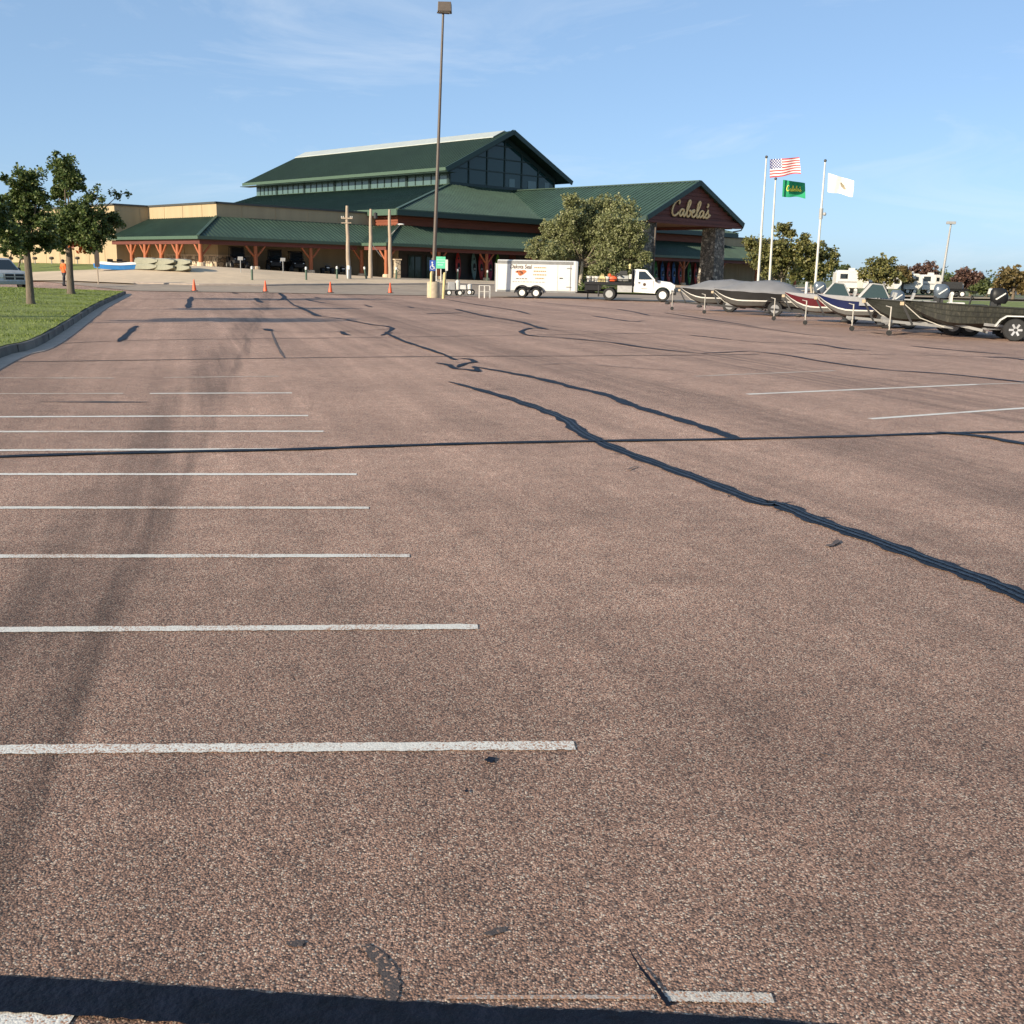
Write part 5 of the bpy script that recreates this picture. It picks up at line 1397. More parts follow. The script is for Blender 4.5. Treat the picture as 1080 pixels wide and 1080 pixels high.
def open_boat(loc, L_, label, hull, console=True, zg=(1.12, .96), txt=None, bottom='hull_silver', top='gunwale', mz=.05):
    r0 = empty('fishing_boat', loc, HB_, label, 'boat', gB)
    secs = hull_rows(L_, 1.75, .30, zg[0], zg[1])
    b = MB(); hull_bottom(b, secs); b.build('hull_bottom', G[bottom], r0, True)
    b = MB(); hull_band(b, secs, 0, .22); b.build('hull_side', G[bottom], r0, True)
    b = MB(); hull_band(b, secs, .221, .30, .01); b.build('stripe', G['white_dirty'], r0, True)
    b = MB(); hull_band(b, secs, .301, .76); b.build('hull_band', G[hull], r0, True)
    b = MB(); hull_band(b, secs, .761, 1.0, .015); b.build('gunwale', G[top], r0, True)
    b = MB(); transom(b, secs); b.build('transom', G[bottom], r0)
    b = MB(); k0 = int(len(secs) * .38)
    b.loft([[(x, -w + .04, zg_ - .03), (x, w - .04, zg_ - .03), (x, w - .04, zg_ - .07), (x, -w + .04, zg_ - .07)] for x, w, zk, zc, zg_ in secs[:k0]]); b.build('bow_deck', G[top], r0)
    b = MB(); b.loft([[(x, -w * .86, zc + .03), (x, w * .86, zc + .03), (x, w * .86, zc + .01), (x, -w * .86, zc + .01)] for x, w, zk, zc, zg_ in secs[k0:]]); b.build('floor', G['steel_grey'], r0)
    zt_ = zg[1] + .04
    if console:
        xs_ = L_ * .36
        b = MB(); b.box(xs_, xs_ + .55, -.86, -.2, .75, zt_ + .02); b.box(xs_, xs_ + .55, .2, .86, .75, zt_ + .02); b.build('console', G[top], r0)
        for s_ in (-1, 1):
            b = MB(); b.loft([[(xs_ + d, s_ * .2, zt_ + .02), (xs_ + d, s_ * .84, zt_ + .02), (xs_ + .38 + d, s_ * .78, zt_ + .50), (xs_ + .38 + d, s_ * .2, zt_ + .50)] for d in (0, .018)]); ws_ = b.build('windshield', G['ws_glass'], r0)
            b = MB()
            for p, q in (((xs_, .2, zt_ + .02), (xs_ + .38, .2, zt_ + .50)), ((xs_, .84, zt_ + .02), (xs_ + .38, .78, zt_ + .50)), ((xs_ + .38, .2, zt_ + .51), (xs_ + .38, .78, zt_ + .51)), ((xs_ + .38, .79, zt_ + .51), (xs_ + .74, .80, zt_ + .47)), ((xs_ + .74, .80, zt_ + .47), (xs_ + .98, .85, zt_ + .03))):
                b.tube([(p[0], s_ * p[1], p[2]), (q[0], s_ * q[1], q[2])], .022, 6)
            b.build('windshield_frame', G['steel_grey'], ws_)
            b = MB(); b.loft([[(xs_ + .05, s_ * (.845 + d), zt_ + .03), (xs_ + .95, s_ * (.855 + d), zt_ + .03), (xs_ + .73, s_ * (.80 + d), zt_ + .46), (xs_ + .4, s_ * (.79 + d), zt_ + .49)] for d in (0, .008)])
            b.build('side_glass', G['ws_glass'], ws_)
        b = MB(); b.lathe([(.16, -.012), (.19, -.012), (.19, .012), (.16, .012)], (xs_ + .62, -.5, zt_ + .02), 'x', 14, False); b.build('steering_wheel', G['black'], r0)
    for sx_, sy_ in ((.60, -.5), (.60, .5), (.76, 0)):
        x = L_ * sx_
        b = MB(); b.tube([(x, sy_, .7), (x, sy_, .93)], .05, 8); b.box(x - .2, x + .2, sy_ - .2, sy_ + .2, .931, 1.01); st_ = b.build('seat', G['steel_grey'], r0)
        b = MB(); b.bar((x + .2, sy_, 1.0), (x + .26, sy_, 1.22), .34, .08, (1, 0, 0)); b.build('backrest', G['steel_grey'], st_)
    if txt:
        x = L_ * .83; i_ = int(.83 * (len(secs) - 1)); w = secs[i_][1]
        text_mesh('lettering', txt, .17, G['black'], r0, frameM(Vector((x, -w - .025, secs[i_][4] - .065)), (1, 0, -.012), (0, 0, 1)), .01, .35, .006, 1.1)
    outboard(r0, L_, zg[1] + mz, 1, 'cowl_grey')
    return r0
def jon_boat(loc, L_, label, mt_, motor='black', seats=True):
    r0 = empty('jon_boat', loc, HB_, label, 'boat', gB)
    secs = hull_rows(L_, 1.5, .32, 1.06, .90, flat=.62)
    b = MB(); hull_bottom(b, secs); b.build('hull_bottom', G[mt_], r0, True)
    b = MB(); hull_band(b, secs, 0, 1.0); hs = b.build('hull_side', G[mt_], r0)
    b = MB(); hull_band(b, secs, .36, .41, .02); hull_band(b, secs, .64, .68, .02); b.build('hull_rib', G['olive'], hs)
    b = MB(); hull_band(b, secs, .97, 1.02, .035); b.build('gunwale', G['olive'], r0)
    b = MB(); transom(b, secs); x, w, zk, zc, zg_ = secs[0]; b.prism([(-w * .86, zc), (w * .86, zc), (w, zg_), (-w, zg_)], 0, .05, 'x'); b.build('transom', G[mt_], r0)
    b = MB(); b.loft([[(x, -w + .05, z_ - .05), (x, w - .05, z_ - .05), (x, w - .05, z_ - .09), (x, -w + .05, z_ - .09)] for x, w, zk, zc, z_ in secs[:5]]); b.build('bow_deck', G[mt_], r0)
    b = MB(); b.loft([[(x, -w * .84, zc + .03), (x, w * .84, zc + .03), (x, w * .84, zc + .01), (x, -w * .84, zc + .01)] for x, w, zk, zc, z_ in secs[4:]]); b.build('floor', G['olive'], r0)
    if seats:
        x = L_ * .66
        b = MB(); b.box(x, x + .5, -.28, .28, .7, 1.0); sb_ = b.build('console', G['white_dirty'], r0, False, .04)
        b = MB(); b.box(x + .05, x + .12, -.2, .2, 1.001, 1.26); b.build('console_screen', G['white_dirty'], sb_)
        b = MB(); b.box(x + .75, x + 1.15, -.4, .4, .7, .95); b.build('seat', G['blackm'], r0, False, .03)
        b = MB(); b.tube([(x + .6, -.3, .9), (x + .66, -.3, 1.22), (x + .74, -.25, 1.1)], .03, 6); b.build('throttle', G['black'], r0)
    outboard(r0, L_, .93, 1, motor)
    return r0
L1 = place(709, 327); L2 = place(743, 330.8); L3 = place(816, 338); L4 = place(849, 342.5); L5 = place(898, 349); L6 = place(937, 353.8)
covered_boat(L1, 4.35, 'dark hulled boat under a grey cover, behind the other covered boat nearest the truck')
covered_boat(L2, 4.35, 'dark hulled boat under a smooth grey cover, fully seen in front of its twin')
open_boat(L3, 3.95, 'maroon fishing boat half hidden behind the navy one', 'hull_red', mz=-.22)
open_boat(L4, 3.95, 'navy blue fishing boat with silver gunwale and windshield', 'hull_blue', txt='LUND', bottom='hull_silver', top='gunwale')
jon_boat(L5, 3.75, 'black flat boat with a black outboard, between the navy boat and the camouflage one', 'olive')
jon_boat(L6, 4.9, 'long camouflage painted flat boat running out of the right edge', 'camo', seats=False)
boat_trailer(L1, 4.3, 'trailer under the rear covered boat, nearest the white truck', -.35, (2.45,), mt_='blackm')
boat_trailer(L2, 4.3, 'trailer under the front covered boat, seen beside the maroon boat', -.35, (2.75,), guide=True, mt_='blackm')
boat_trailer(L3, 3.9, 'trailer under the maroon fishing boat', -.35, (2.5,), mt_='blackm')
boat_trailer(L4, 3.9, 'black framed trailer under the navy fishing boat', -.35, (2.35, 3.1), mt_='blackm')
boat_trailer(L5, 3.8, 'trailer under the black flat boat', -.35, (2.6, 3.1))
boat_trailer(L6, 4.9, 'nearest trailer with spoked alloy wheels and white fenders under the camouflage boat', -.35, (3.0, 3.75), fender='white', spokes=6)

# ------------------------------------------------------------------ light poles, signs, posts
def pxm(Y): return Y / F / cp
lp = pix(457, 314); kL = pxm(lp.y); top = pixY(467.3, 17, lp.y)
LP = empty('light_pole', (lp.x, lp.y, 0), 0, 'very tall brown light pole on a round concrete base in the middle of the lot', 'light pole')
b = MB(); b.lathe([(.40, -.1), (.39, .92), (.36, .97), (.001, .97)], n=24); b.build('base', G['concrete_base'], LP, True)
ln = Vector((top.x - lp.x, 0, top.z))
b = MB(); b.box(-.2, .2, -.2, .2, .971, 1.0); b.tube([Vector((0, 0, 1.0)), ln * .5 + Vector((0, 0, .5)), ln], [.125, .095, .065], 12); b.build('pole', G['brown_steel'], LP, True)
b = MB(); b.tube([ln - Vector((0, 0, .02)), ln + Vector((0, 0, .16))], .07, 8); b.bar(ln + Vector((-.35, -.1, .17)), ln + Vector((.35, .1, .17)), .08, .08); b.build('bracket', G['brown_steel'], LP)
b = MB(); v = ln + Vector((.1, 0, .36)); b.box(v.x - .40, v.x + .40, v.y - .38, v.y + .38, v.z - .16, v.z + .36, .02, .02); lh = b.build('lamp_head', G['brown_steel'], LP, False, .02)
b = MB(); b.box(v.x - .32, v.x + .30, v.y - .28, v.y + .28, v.z - .18, v.z - .161); b.build('lens', G['lamp_glass'], lh)
q = pix(990.5, 313); t2 = pixY(1003, 236, q.y)
R2 = empty('light_pole', (q.x, q.y, gz(q.x, q.y)), 0, 'thin grey light pole rising behind the boats on the right', 'light pole')
b = MB(); d = Vector((t2.x - q.x, 0, t2.z)); b.tube([(0, 0, -.2), d * .5, d], [.16, .13, .09], 10); b.build('pole', G['steel_grey'], R2, True)
b = MB(); b.cbox((d.x, 0, d.z + .1), (.95, .5, .3)); b.build('lamp_head', G['steel_grey'], R2, False, .03)
b = MB(); b.lathe([(.35, -.1), (.33, .6)], n=14); b.build('base', G['concrete_base'], R2, True)

def at_lp(dx_px, Y=None): return lp.x + dx_px * kL
# accessible parking sign on a beige bollard and a lone yellow bollard
r0 = empty('parking_sign', (pix(451.5, 315).x, lp.y - .3, 0), 0, 'blue wheelchair symbol sign on a slim beige bollard left of the light pole base', 'sign')
b = MB(); b.tube([(0, 0, -.1), (0, 0, 1.45), (.02, 0, 1.6)], [.085, .08, .05], 10); b.build('bollard', G['yellow'], r0, True)
b = MB(); b.tube([(.03, .02, 1.5), (.06, .02, 2.4)], .025, 6); b.build('post', G['galv'], r0)
b = MB(); b.box(-.10, .27, -.03, -.012, 1.62, 2.26); sg = b.build('sign_board', G['sign_blue'], r0, False, .01)
b = MB(); cx, cz = .085, 1.92
b.lathe([(.05, -.036), (.05, -.031)], (cx - .03, 0, cz + .21), 'y', 12)
b.bar((cx - .03, -.034, cz + .15), (cx - .02, -.034, cz - .03), .055, .004, (0, 1, 0)); b.bar((cx - .02, -.0345, cz - .03), (cx + .07, -.0345, cz - .05), .05, .004, (0, 1, 0)); b.bar((cx + .07, -.035, cz - .04), (cx + .11, -.035, cz - .17), .045, .004, (0, 1, 0))
b.bar((cx - .03, -.0355, cz + .07), (cx + .06, -.0355, cz + .06), .04, .004, (0, 1, 0))
b.tube([(cx - .02 + .115 * math.cos(t), -.034, cz - .09 + .115 * math.sin(t)) for t in np.linspace(2.0, 6.1, 12)], .02, 5)
b.build('wheelchair_symbol', G['white'], sg)
p = pix(467.3, 315)
r0 = empty('bollard', (p.x, p.y, 0), 0, 'leaning faded yellow bollard right of the light pole base', 'bollard')
b = MB(); b.tube([(0, 0, -.1), (.09, 0, 1.5)], .085, 12); b.ell((.09, 0, 1.5), (.085, .085, .06)); b.build('post', G['yellow'], r0, True)
b = MB(); b.tube([(.12, .1, .8), (.2, .1, 2.28)], .03, 6); b.build('sign_post', G['galv'], r0)
b = MB(); b.box(.12, .27, .04, .06, 1.65, 2.3); b.build('sign_board', G['white_dirty'], r0)
p = pix(462.5, 297, .1); kk = pxm(p.y)
r0 = empty('direction_sign', (p.x, p.y, gz(p.x, p.y) + .1), 0, 'square green sign on two thin white posts behind the light pole', 'sign')
for dx in (-2.2, 2.4):
    b = MB(); b.tube([(dx * kk, 0, -.1), (dx * kk, 0, 1.25)], .045, 8); b.build('post', G['white_dirty'], r0)
b = MB(); b.box(-2.9 * kk, 7 * kk, -.08, -.046, 1.15, 2.2); sg = b.build('sign_board', G['sign_green'], r0, False, .02)
b = MB()
for z, a_, c_ in ((1.92, -1.5, 5.2), (1.70, -1.8, 5.6), (1.48, -.8, 4.4)):
    x = a_ * kk
    while x < c_ * kk: b.box(x, x + .09, -.085, -.0805, z - .05, z + .05); x += .12
b.build('small_lettering', mat('pale_green_lettering', (.35, .70, .52), .5), sg)

# paving-crew machines and rack by the light pole
def cart(px_, py_, label, seed, h):
    p = pix(px_, py_); r0 = empty('paving_machine', (p.x, p.y, gz(p.x, p.y) + .0), .25 * seed, label, 'machine', 'small wheeled machines by the light pole')
    b = MB(); b.bar((-.55, -.2, .35), (.55, -.2, .35), .06, .06); b.bar((-.55, .2, .35), (.55, .2, .35), .06, .06); b.bar((-.5, -.2, .35), (-.5, .2, .35), .06, .05); b.bar((.5, -.2, .35), (.5, .2, .35), .06, .05); b.build('frame', G['blackm'], r0)
    for x in (-.36, .38):
        for y in (-.3, .3): wheel(r0, (x, y, .21), .21, .12, 'rim', 0)
    b = MB(); b.box(-.38, .1, -.18, .18, .39, .39 + .28 * h, .03, .03); b.build('engine', G['steel_grey'], r0, False, .02)
    b = MB(); b.lathe([(.02, 0), (.15, .03), (.16, .30 * h), (.05, .36 * h)], (.30, 0, .39), 'z', 14); b.build('tank', G['white_dirty'], r0, True)
    b = MB(); b.tube([(-.5, -.2, .38), (-.75, -.2, .55 + .45 * h), (-.75, .2, .55 + .45 * h), (-.5, .2, .38)], .022, 6); b.build('push_handle', G['galv'], r0, True)
    return r0
cart(478, 312, 'larger wheeled paving machine with a tall handle, right beside the yellow bollard', 1, 1.9)
cart(491, 311.2, 'smaller dark red wheeled machine with two white tanks, nearer the white trailer', -1, 1.1)
p = pix(511, 314.5); kk = pxm(p.y)
r0 = empty('barrier_rack', (p.x, p.y, gz(p.x, p.y)), .1, 'empty white tubular rack standing left of the white trailer', 'rack')
b = MB(); w_ = 5.3 * kk
for x in (-w_, 0, w_): b.tube([(x, -.2, 0), (x, -.2, .78), (x, .35, .78), (x, .35, 0)], .022, 6)
b.tube([(-w_, .35, .78), (w_, .35, .78)], .022, 6); b.tube([(-w_, .35, .4), (w_, .35, .4)], .02, 6); b.tube([(-w_, -.2, .78), (w_, -.2, .78)], .02, 6)
b.build('frame', G['white_dirty'], r0)

# traffic cones
def cone_proto():
    r0 = empty('traffic_cone', (0, 0, 0))
    b = MB(); b.box(-.19, .19, -.19, .19, 0, .035, .01, .01); b.build('base', G['blackm'], r0)
    b = MB(); b.lathe([(.145, .036), (.03, .72), (.022, .73)], n=16); b.build('cone', G['orange'], r0, True)
    return r0
cones = ((205, 307.5, 'orange cone farthest left, near the grass island tip'), (280, 308.3, 'orange cone second from the left, in front of the parked buggies'),
         (348.5, 309.2, 'orange cone in front of the left log pole'), (411.5, 309.7, 'orange cone nearest the light pole'))
c0 = cone_proto()
for i, (px_, py_, lb) in enumerate(cones):
    c_ = c0 if i == 0 else copy_tree(c0)
    c_.location = base_at(px_, py_, .035); c_.rotation_euler.z = .3 * i
    tag(c_, lb, 'cone', 'traffic cones across the drive')
# green bollards on the apron edge
def bollard_proto():
    r0 = empty('bollard', (0, 0, 0))
    b = MB(); b.tube([(0, 0, -.2), (0, 0, .82)], .085, 12); b.build('post', G['roof_trim'], r0, True)
    b = MB(); b.lathe([(.09, .821), (.09, 1.0), (.05, 1.04), (.001, 1.05)], n=12); b.build('cap', G['white'], r0, True)
    return r0
bol = ((266, 297.2, 'green white-topped bollard farthest left, beside the corner wing'), (323, 297, 'green white-topped bollard second from the left'), (355.5, 295.7, 'green white-topped bollard just left of the sign-bearing log pole'),
       (386.5, 295.5, 'green white-topped bollard touching the middle log pole'), (418, 295.7, 'green white-topped bollard in front of the stone pillar'), (482.6, 297, 'pale bollard seen above the paving machines'), (514, 297.5, 'pale bollard by the red kayaks, left of the white trailer'))
c0 = bollard_proto()
for i, (px_, py_, lb) in enumerate(bol):
    c_ = c0 if i == 0 else copy_tree(c0); c_.location = base_at(px_, py_, .12)
    if i == 3: c_.rotation_euler = (0, -.18, 0)
    tag(c_, lb, 'bollard', 'bollards along the store apron')
# small price boards on thin posts by the buggies
def board(px_, py_, label):
    r0 = empty('price_board', base_at(px_, py_, .12), .5, label, 'sign', 'small white boards on posts')
    b = MB(); b.tube([(0, 0, -.1), (0, 0, 1.0)], .03, 6); b.build('post', G['steel_grey'], r0)
    b = MB(); b.bar((-.2, 0, 1.1), (.2, 0, 1.1), .03, .28, (0, -.35, 1)); b.build('board', G['white'], r0)
board(254, 289, 'small white board on a post by the leftmost buggy'); board(298.7, 289.5, 'small white board on a post between the two right buggies')
# weathered log poles
def log_pole(px0, py0, px1, py1, label, kind):
    p = base_at(px0, py0, .12); t = pixY(px1, py1, p.y); d = t - p; kk = pxm(p.y)
    r0 = empty('log_pole', p, 0, label, 'pole', 'weathered log poles before the store')
    n_ = 7; b = MB(); b.tube([d * (k / n_) + Vector((.02 * math.sin(k * 2), 0, 0)) for k in range(n_ + 1)], [.20 - .08 * k / n_ for k in range(n_ + 1)], 10); b.build('pole', G['pole_wood'], r0, True)
    if kind == 0:
        b = MB(); b.bar(d * .83 + Vector((-.48, -.14, 0)), d * .83 + Vector((.48, -.14, 0)), .09, .1); b.bar(d * .765 + Vector((-.5, -.13, 0)), d * .765 + Vector((.35, -.13, .02)), .06, .07); build_each(b, 'cross_arm', G['pole_wood'], r0)
        b = MB()
        for x in (-.45, -.3, .3, .45): b.lathe([(.03, 0), (.05, .06), (.03, .12)], (d.x * .83 + x, d.y - .14, d.z * .83 + .05), 'z', 8)
        build_each(b, 'insulator', G['white_dirty'], r0)
        b = MB(); b.lathe([(.24, 0), (.23, .95), (.19, 1.1)], (0, 0, 0), 'z', 12); b.build('sleeve', G['galv'], r0, True)
        b = MB(); b.cbox((0, -.26, .95), (.24, .03, .34)); b.build('notice', G['white'], r0)
    if kind == 1:
        b = MB(); b.tube([d * .5 + Vector((.1, 0, 0)), d * .5 + Vector((.95, .1, -1.1))], .03, 6); b.build('brace', G['galv'], r0)
        b = MB(); b.lathe([(.05, 0), (.16, .04), (.17, .5), (.05, .55)], (d.x + .42, d.y, d.z * .86), 'z', 12); b.bar((d.x, 0, d.z * .9), (d.x + .42, 0, d.z * .9), .06, .06); b.build('transformer', G['blackm'], r0, True)
    if kind == 2:
        b = MB(); b.tube([d * .62, d * .70 + Vector((.5, -.1, 0)), d * .78 + Vector((.95, -.15, 0))], .04, 6); ar = b.build('lamp_arm', G['galv'], r0)
        b = MB(); v = d * .79 + Vector((1.0, -.15, 0)); b.ell(v, (.34, .12, .07)); b.build('lamp', G['white'], ar, True)
log_pole(367.8, 295.7, 365.8, 217, 'left log pole with two cross arms and a small white notice', 0)
log_pole(390.6, 294.6, 391, 220.5, 'middle log pole with a slanting brace and a dark transformer', 1)
log_pole(411.8, 294.8, 410.6, 221, 'right log pole with a lamp arm reaching right', 2)
p = base_at(419, 294.8, .12); r0 = empty('stone_pillar', p, .4, 'short pale stone pillar right of the right log pole', 'pillar')
b = MB(); b.box(-.28, .28, -.28, .28, -.2, 1.62, .02, .02); b.build('shaft', G['stone_wain'], r0, False, .04)
b = MB(); b.box(-.33, .33, -.33, .33, 1.621, 1.72); b.build('cap', G['conc'], r0)
p = base_at(444, 295, .12); r0 = empty('litter_bin', p, .3, 'boxy slatted wooden litter bin under the canopy, left of the light pole', 'bin')
b = MB(); b.box(-.32, .32, -.32, .32, .0, .9)
for k in range(6): b.box(-.31 + k * .105, -.23 + k * .105, -.345, -.321, .05, .85)
b.build('box', G['crate_wood'], r0)
b = MB(); b.box(-.37, .37, -.37, .37, .901, 1.0, .03, .03); b.build('lid', G['blackm'], r0)
p = base_at(436.5, 294.5, .12); r0 = empty('gas_bottle', p, 0, 'small white gas bottle beside the wooden litter bin', 'gas bottle')
b = MB(); b.lathe([(.12, 0), (.15, .05), (.15, .5), (.05, .64), (.04, .7)], n=12); b.build('body', G['white'], r0, True)
b = MB(); b.lathe([(.08, .70), (.08, .78)], n=10, caps=False); b.build('collar', G['galv'], r0)
# black post sign on the island tip
p = base_at(104, 303, .12); p.z = lawn_z(p.x, p.y); kk = pxm(p.y)
r0 = empty('sign_post', p, .35, 'dark boarded sign back on a thin wooden post at the tip of the island', 'sign')
b = MB(); b.tube([(0, 0, -.2), (0, 0, 1.3)], .04, 6); b.build('post', G['pole_wood'], r0)
b = MB(); b.box(-.16, .16, -.06, .06, 1.0, 2.28); b.build('sign_board', G['brown_steel'], r0)
b = MB(); b.cbox((-.22, 0, 1.95), (.1, .08, .2)); b.build('reflector', G['steel_grey'], r0)

# ------------------------------------------------------------------ flagpoles and flags
def flagpole(px0, py0, px1, py1, label, Y):
    t = pixY(px1, py1, Y); p0 = pixY(px0, py0, Y); d_ = (t - p0); sl_ = d_.x / d_.z; z0 = gz(p0.x, Y)
    bx = p0.x - sl_ * (p0.z - z0); r0 = empty('flagpole', (bx, Y, z0), 0, label, 'flagpole', 'flagpoles by the boats')
    h_ = t.z - z0; b = MB(); b.tube([(sl_ * h_ * k / 4, 0, -.1 + (h_ + .1) * k / 4) for k in range(5)], [.10, .095, .085, .07, .055], 10); b.build('pole', G['white_dirty'], r0, True)
    b = MB(); b.ell((sl_ * h_, 0, h_ + .1), (.11, .11, .11)); b.build('finial', G['trim'], r0, True)
    b = MB(); b.lathe([(.2, 0), (.2, .08), (.13, .14)], n=12); b.build('collar', G['galv'], r0, True)
    return r0, sl_, h_
FY = 84.0
f1, s1, hh1 = flagpole(800, 290, 808.3, 167, 'tallest flagpole, left of the three, flying the striped flag', FY)
f2, s2, hh2 = flagpole(812, 290, 818, 190, 'middle flagpole, its top behind the striped flag', FY + 2)
f3, s3, hh3 = flagpole(860, 298, 870.3, 171, 'right flagpole standing apart, flying the white flag', FY - 3)
b = MB(); v = s3 * hh3 * .62; b.tube([(v, 0, hh3 * .60), (v * 1.04, 0, hh3 * .675)], .14, 10); b.ell((v + .25, -.05, hh3 * .635), (.13, .13, .13)); b.build('fixture', G['steel_grey'], f3, True)
def flag_grid(name, label, corners, Y, nu, nv, mats, pick, amp=.18, seed=0):
    """corners: pixel positions tl, tr, br, bl"""
    tl, tr_, br, bl = [pixY(*c, Y) for c in corners]
    r = random.Random(seed); b = MB(); o_ = tl; rows = []
    def S(u, v, off):
        P = tl.lerp(tr_, u).lerp(bl.lerp(br, u), v)
        w_ = amp * u ** .8 * math.sin(u * 7.5 + v * 1.3 + seed); P = P + Vector((0, w_ + off, .35 * w_ * (.5 + v))); return P - o_
    for off in (0, .02): rows.append([[b.bm.verts.new(S(i / nu, j / nv, off)) for i in range(nu + 1)] for j in range(nv + 1)])
    for k_ in (0, 1):
        for j in range(nv):
            for i in range(nu):
                b.mi = pick((i + .5) / nu, (j + .5) / nv)
                R_ = rows[k_]; b.face([R_[j][i], R_[j][i + 1], R_[j + 1][i + 1], R_[j + 1][i]])
    f, g = rows
    b.mi = pick(.99, .99)
    for i in range(nu):
        b.face([f[0][i], f[0][i + 1], g[0][i + 1], g[0][i]]); b.face([f[nv][i], f[nv][i + 1], g[nv][i + 1], g[nv][i]])
    for j in range(nv):
        b.face([f[j][0], f[j + 1][0], g[j + 1][0], g[j][0]]); b.face([f[j][nu], f[j + 1][nu], g[j + 1][nu], g[j][nu]])
    ob = b.build(name, mats, None, True); ob.location = o_
    return tag(ob, label, 'flag', 'flags'), S, o_
fm = lambda n_, c: mat(n_, c, .85, var=.06)
Wh, Rd, Bl, Gr, Ye = fm('white_flag_cloth', (.78, .77, .74)), fm('red_flag_cloth', (.55, .06, .06)), fm('blue_flag_cloth', (.05, .06, .20)), fm('green_flag_cloth', (.012, .26, .115)), fm('yellow_flag_cloth', (.72, .66, .10))
def us(u, v):
    if u < .39 and v < 7 / 13:
        fu, fv = u / .39 * 9, v / (7 / 13) * 7
        return 0 if (int(fu) + int(fv)) % 2 == 0 and (fu % 1 - .5) ** 2 < .1 and (fv % 1 - .5) ** 2 < .12 else 2
    return 1 if int(v * 13) % 2 == 0 else 0
flag_grid('flag', 'red and white striped flag with a blue starred corner on the left pole', ((812, 168), (843.5, 166), (844.5, 183), (812, 187.5)), FY, 70, 39, [Wh, Rd, Bl], us, .16, 1)
_, Sg, og = flag_grid('flag', 'green flag with yellow script on the middle pole', ((826, 189.5), (849, 193), (849, 208.5), (825, 207.5)), FY + 2, 36, 24, [Gr], lambda u, v: 0, .16, 2)
gf_ = COL.objects[_.name]
b = MB()
for s_ in S_:
    b.tube([Sg(.16 + p.x / 7.2 * .7, .62 - p.y / 2.4 * .34, -.03) for p in catmull([(x, y, 0) for x, y in s_], 3)], .035, 5)
b.build('lettering', Ye, gf_)
wf, Sw, ow = flag_grid('flag', 'white flag with a small brown emblem on the right pole', ((873.5, 182.5), (900, 190.5), (899, 207), (873, 202.5)), FY - 3, 36, 24, [Wh], lambda u, v: 0, .18, 3)
b = MB()
for cu_, cv_, ru, rv in ((.60, .5, .10, .13), (.66, .62, .07, .10), (.55, .40, .05, .08)):
    ps_ = [Sw(cu_ + ru * math.cos(t) * rnd.uniform(.7, 1), cv_ + rv * math.sin(t) * rnd.uniform(.7, 1), -.03 - .004 * cv_) for t in np.linspace(0, 5.9, 11)]
    b.loft([ps_, [p + Vector((0, .012, 0)) for p in ps_]])
b.build('emblem', fm('brown_emblem_cloth', (.30, .25, .17)), wf)

# ------------------------------------------------------------------ the person walking on the drive
pp = pix(68.5, 303.2)
PR = empty('person', (pp.x, pp.y, gz(pp.x, pp.y) + .06), math.radians(150), 'person in an orange shirt, dark trousers and cap walking on the drive by the tree', 'person')
verts = [(0, 0, .96), (0, .0, 1.12), (0, .01, 1.30), (0, .0, 1.44), (0, .02, 1.52), (0, .03, 1.60), (0, .04, 1.70),
         (.10, 0, .92), (.115, -.10, .52), (.12, .06, .10), (.12, -.08, .04), (-.10, 0, .92), (-.11, .16, .53), (-.11, .10, .10), (-.115, -.04, .04),
         (.19, 0, 1.43), (.26, .05, 1.16), (.24, -.10, .94), (.24, -.16, .86), (-.19, 0, 1.43), (-.27, .06, 1.16), (-.25, -.08, .93), (-.25, -.14, .85)]
edg = [(0, 1), (1, 2), (2, 3), (3, 4), (4, 5), (5, 6), (0, 7), (7, 8), (8, 9), (9, 10), (0, 11), (11, 12), (12, 13), (13, 14), (3, 15), (15, 16), (16, 17), (17, 18), (3, 19), (19, 20), (20, 21), (21, 22)]
rad = [(.165, .12), (.165, .125), (.185, .13), (.15, .10), (.065, .065), (.095, .105), (.085, .10), (.105, .11), (.075, .08), (.055, .06), (.045, .04), (.105, .11), (.075, .08), (.055, .06), (.045, .04),
       (.085, .085), (.062, .062), (.045, .045), (.04, .045), (.085, .085), (.062, .062), (.045, .045), (.04, .045)]
me = bpy.data.meshes.new('body'); me.from_pydata(verts, edg, [])
po = bpy.data.objects.new('body', me); COL.objects.link(po)
po.modifiers.new('skin', 'SKIN'); ss = po.modifiers.new('sub', 'SUBSURF'); ss.levels = 2; ss.render_levels = 2
for i, sv in enumerate(me.skin_vertices[0].data): sv.radius = rad[i]; sv.use_root = (i == 0)
dg = bpy.context.evaluated_depsgraph_get()
m2 = bpy.data.meshes.new_from_object(po.evaluated_get(dg)); m2.name = 'body'
for k in ('hivis', 'pants', 'skin', 'black'): pass
m2.materials.clear()
for k in ('skin', 'hivis', 'pants', 'black'): m2.materials.append(G[k])
for f in m2.polygons:
    z, ax_ = f.center.z, abs(f.center.x)
    f.material_index = 0 if z > 1.515 or (ax_ > .205 and z < 1.17) else 1 if z > .93 or (ax_ > .2 and z > 1.1) else 2 if z > .09 else 3
    f.use_smooth = True
po.modifiers.clear(); po.data = m2; po.parent = PR
b = MB(); b.ell((0, .035, 1.70), (.105, .118, .10), 14, 8); b.box(-.075, .075, -.2, -.06, 1.69, 1.71); b.build('cap', G['black'], PR, True)
b = MB(); b.ell((0, .075, 1.64), (.098, .085, .075), 12, 7); b.build('hair', G['bark'], PR, True)
b = MB(); b.bar((0, -.065, 1.645), (0, -.092, 1.62), .03, .04)
b.build('nose', G['skin'], PR, True)

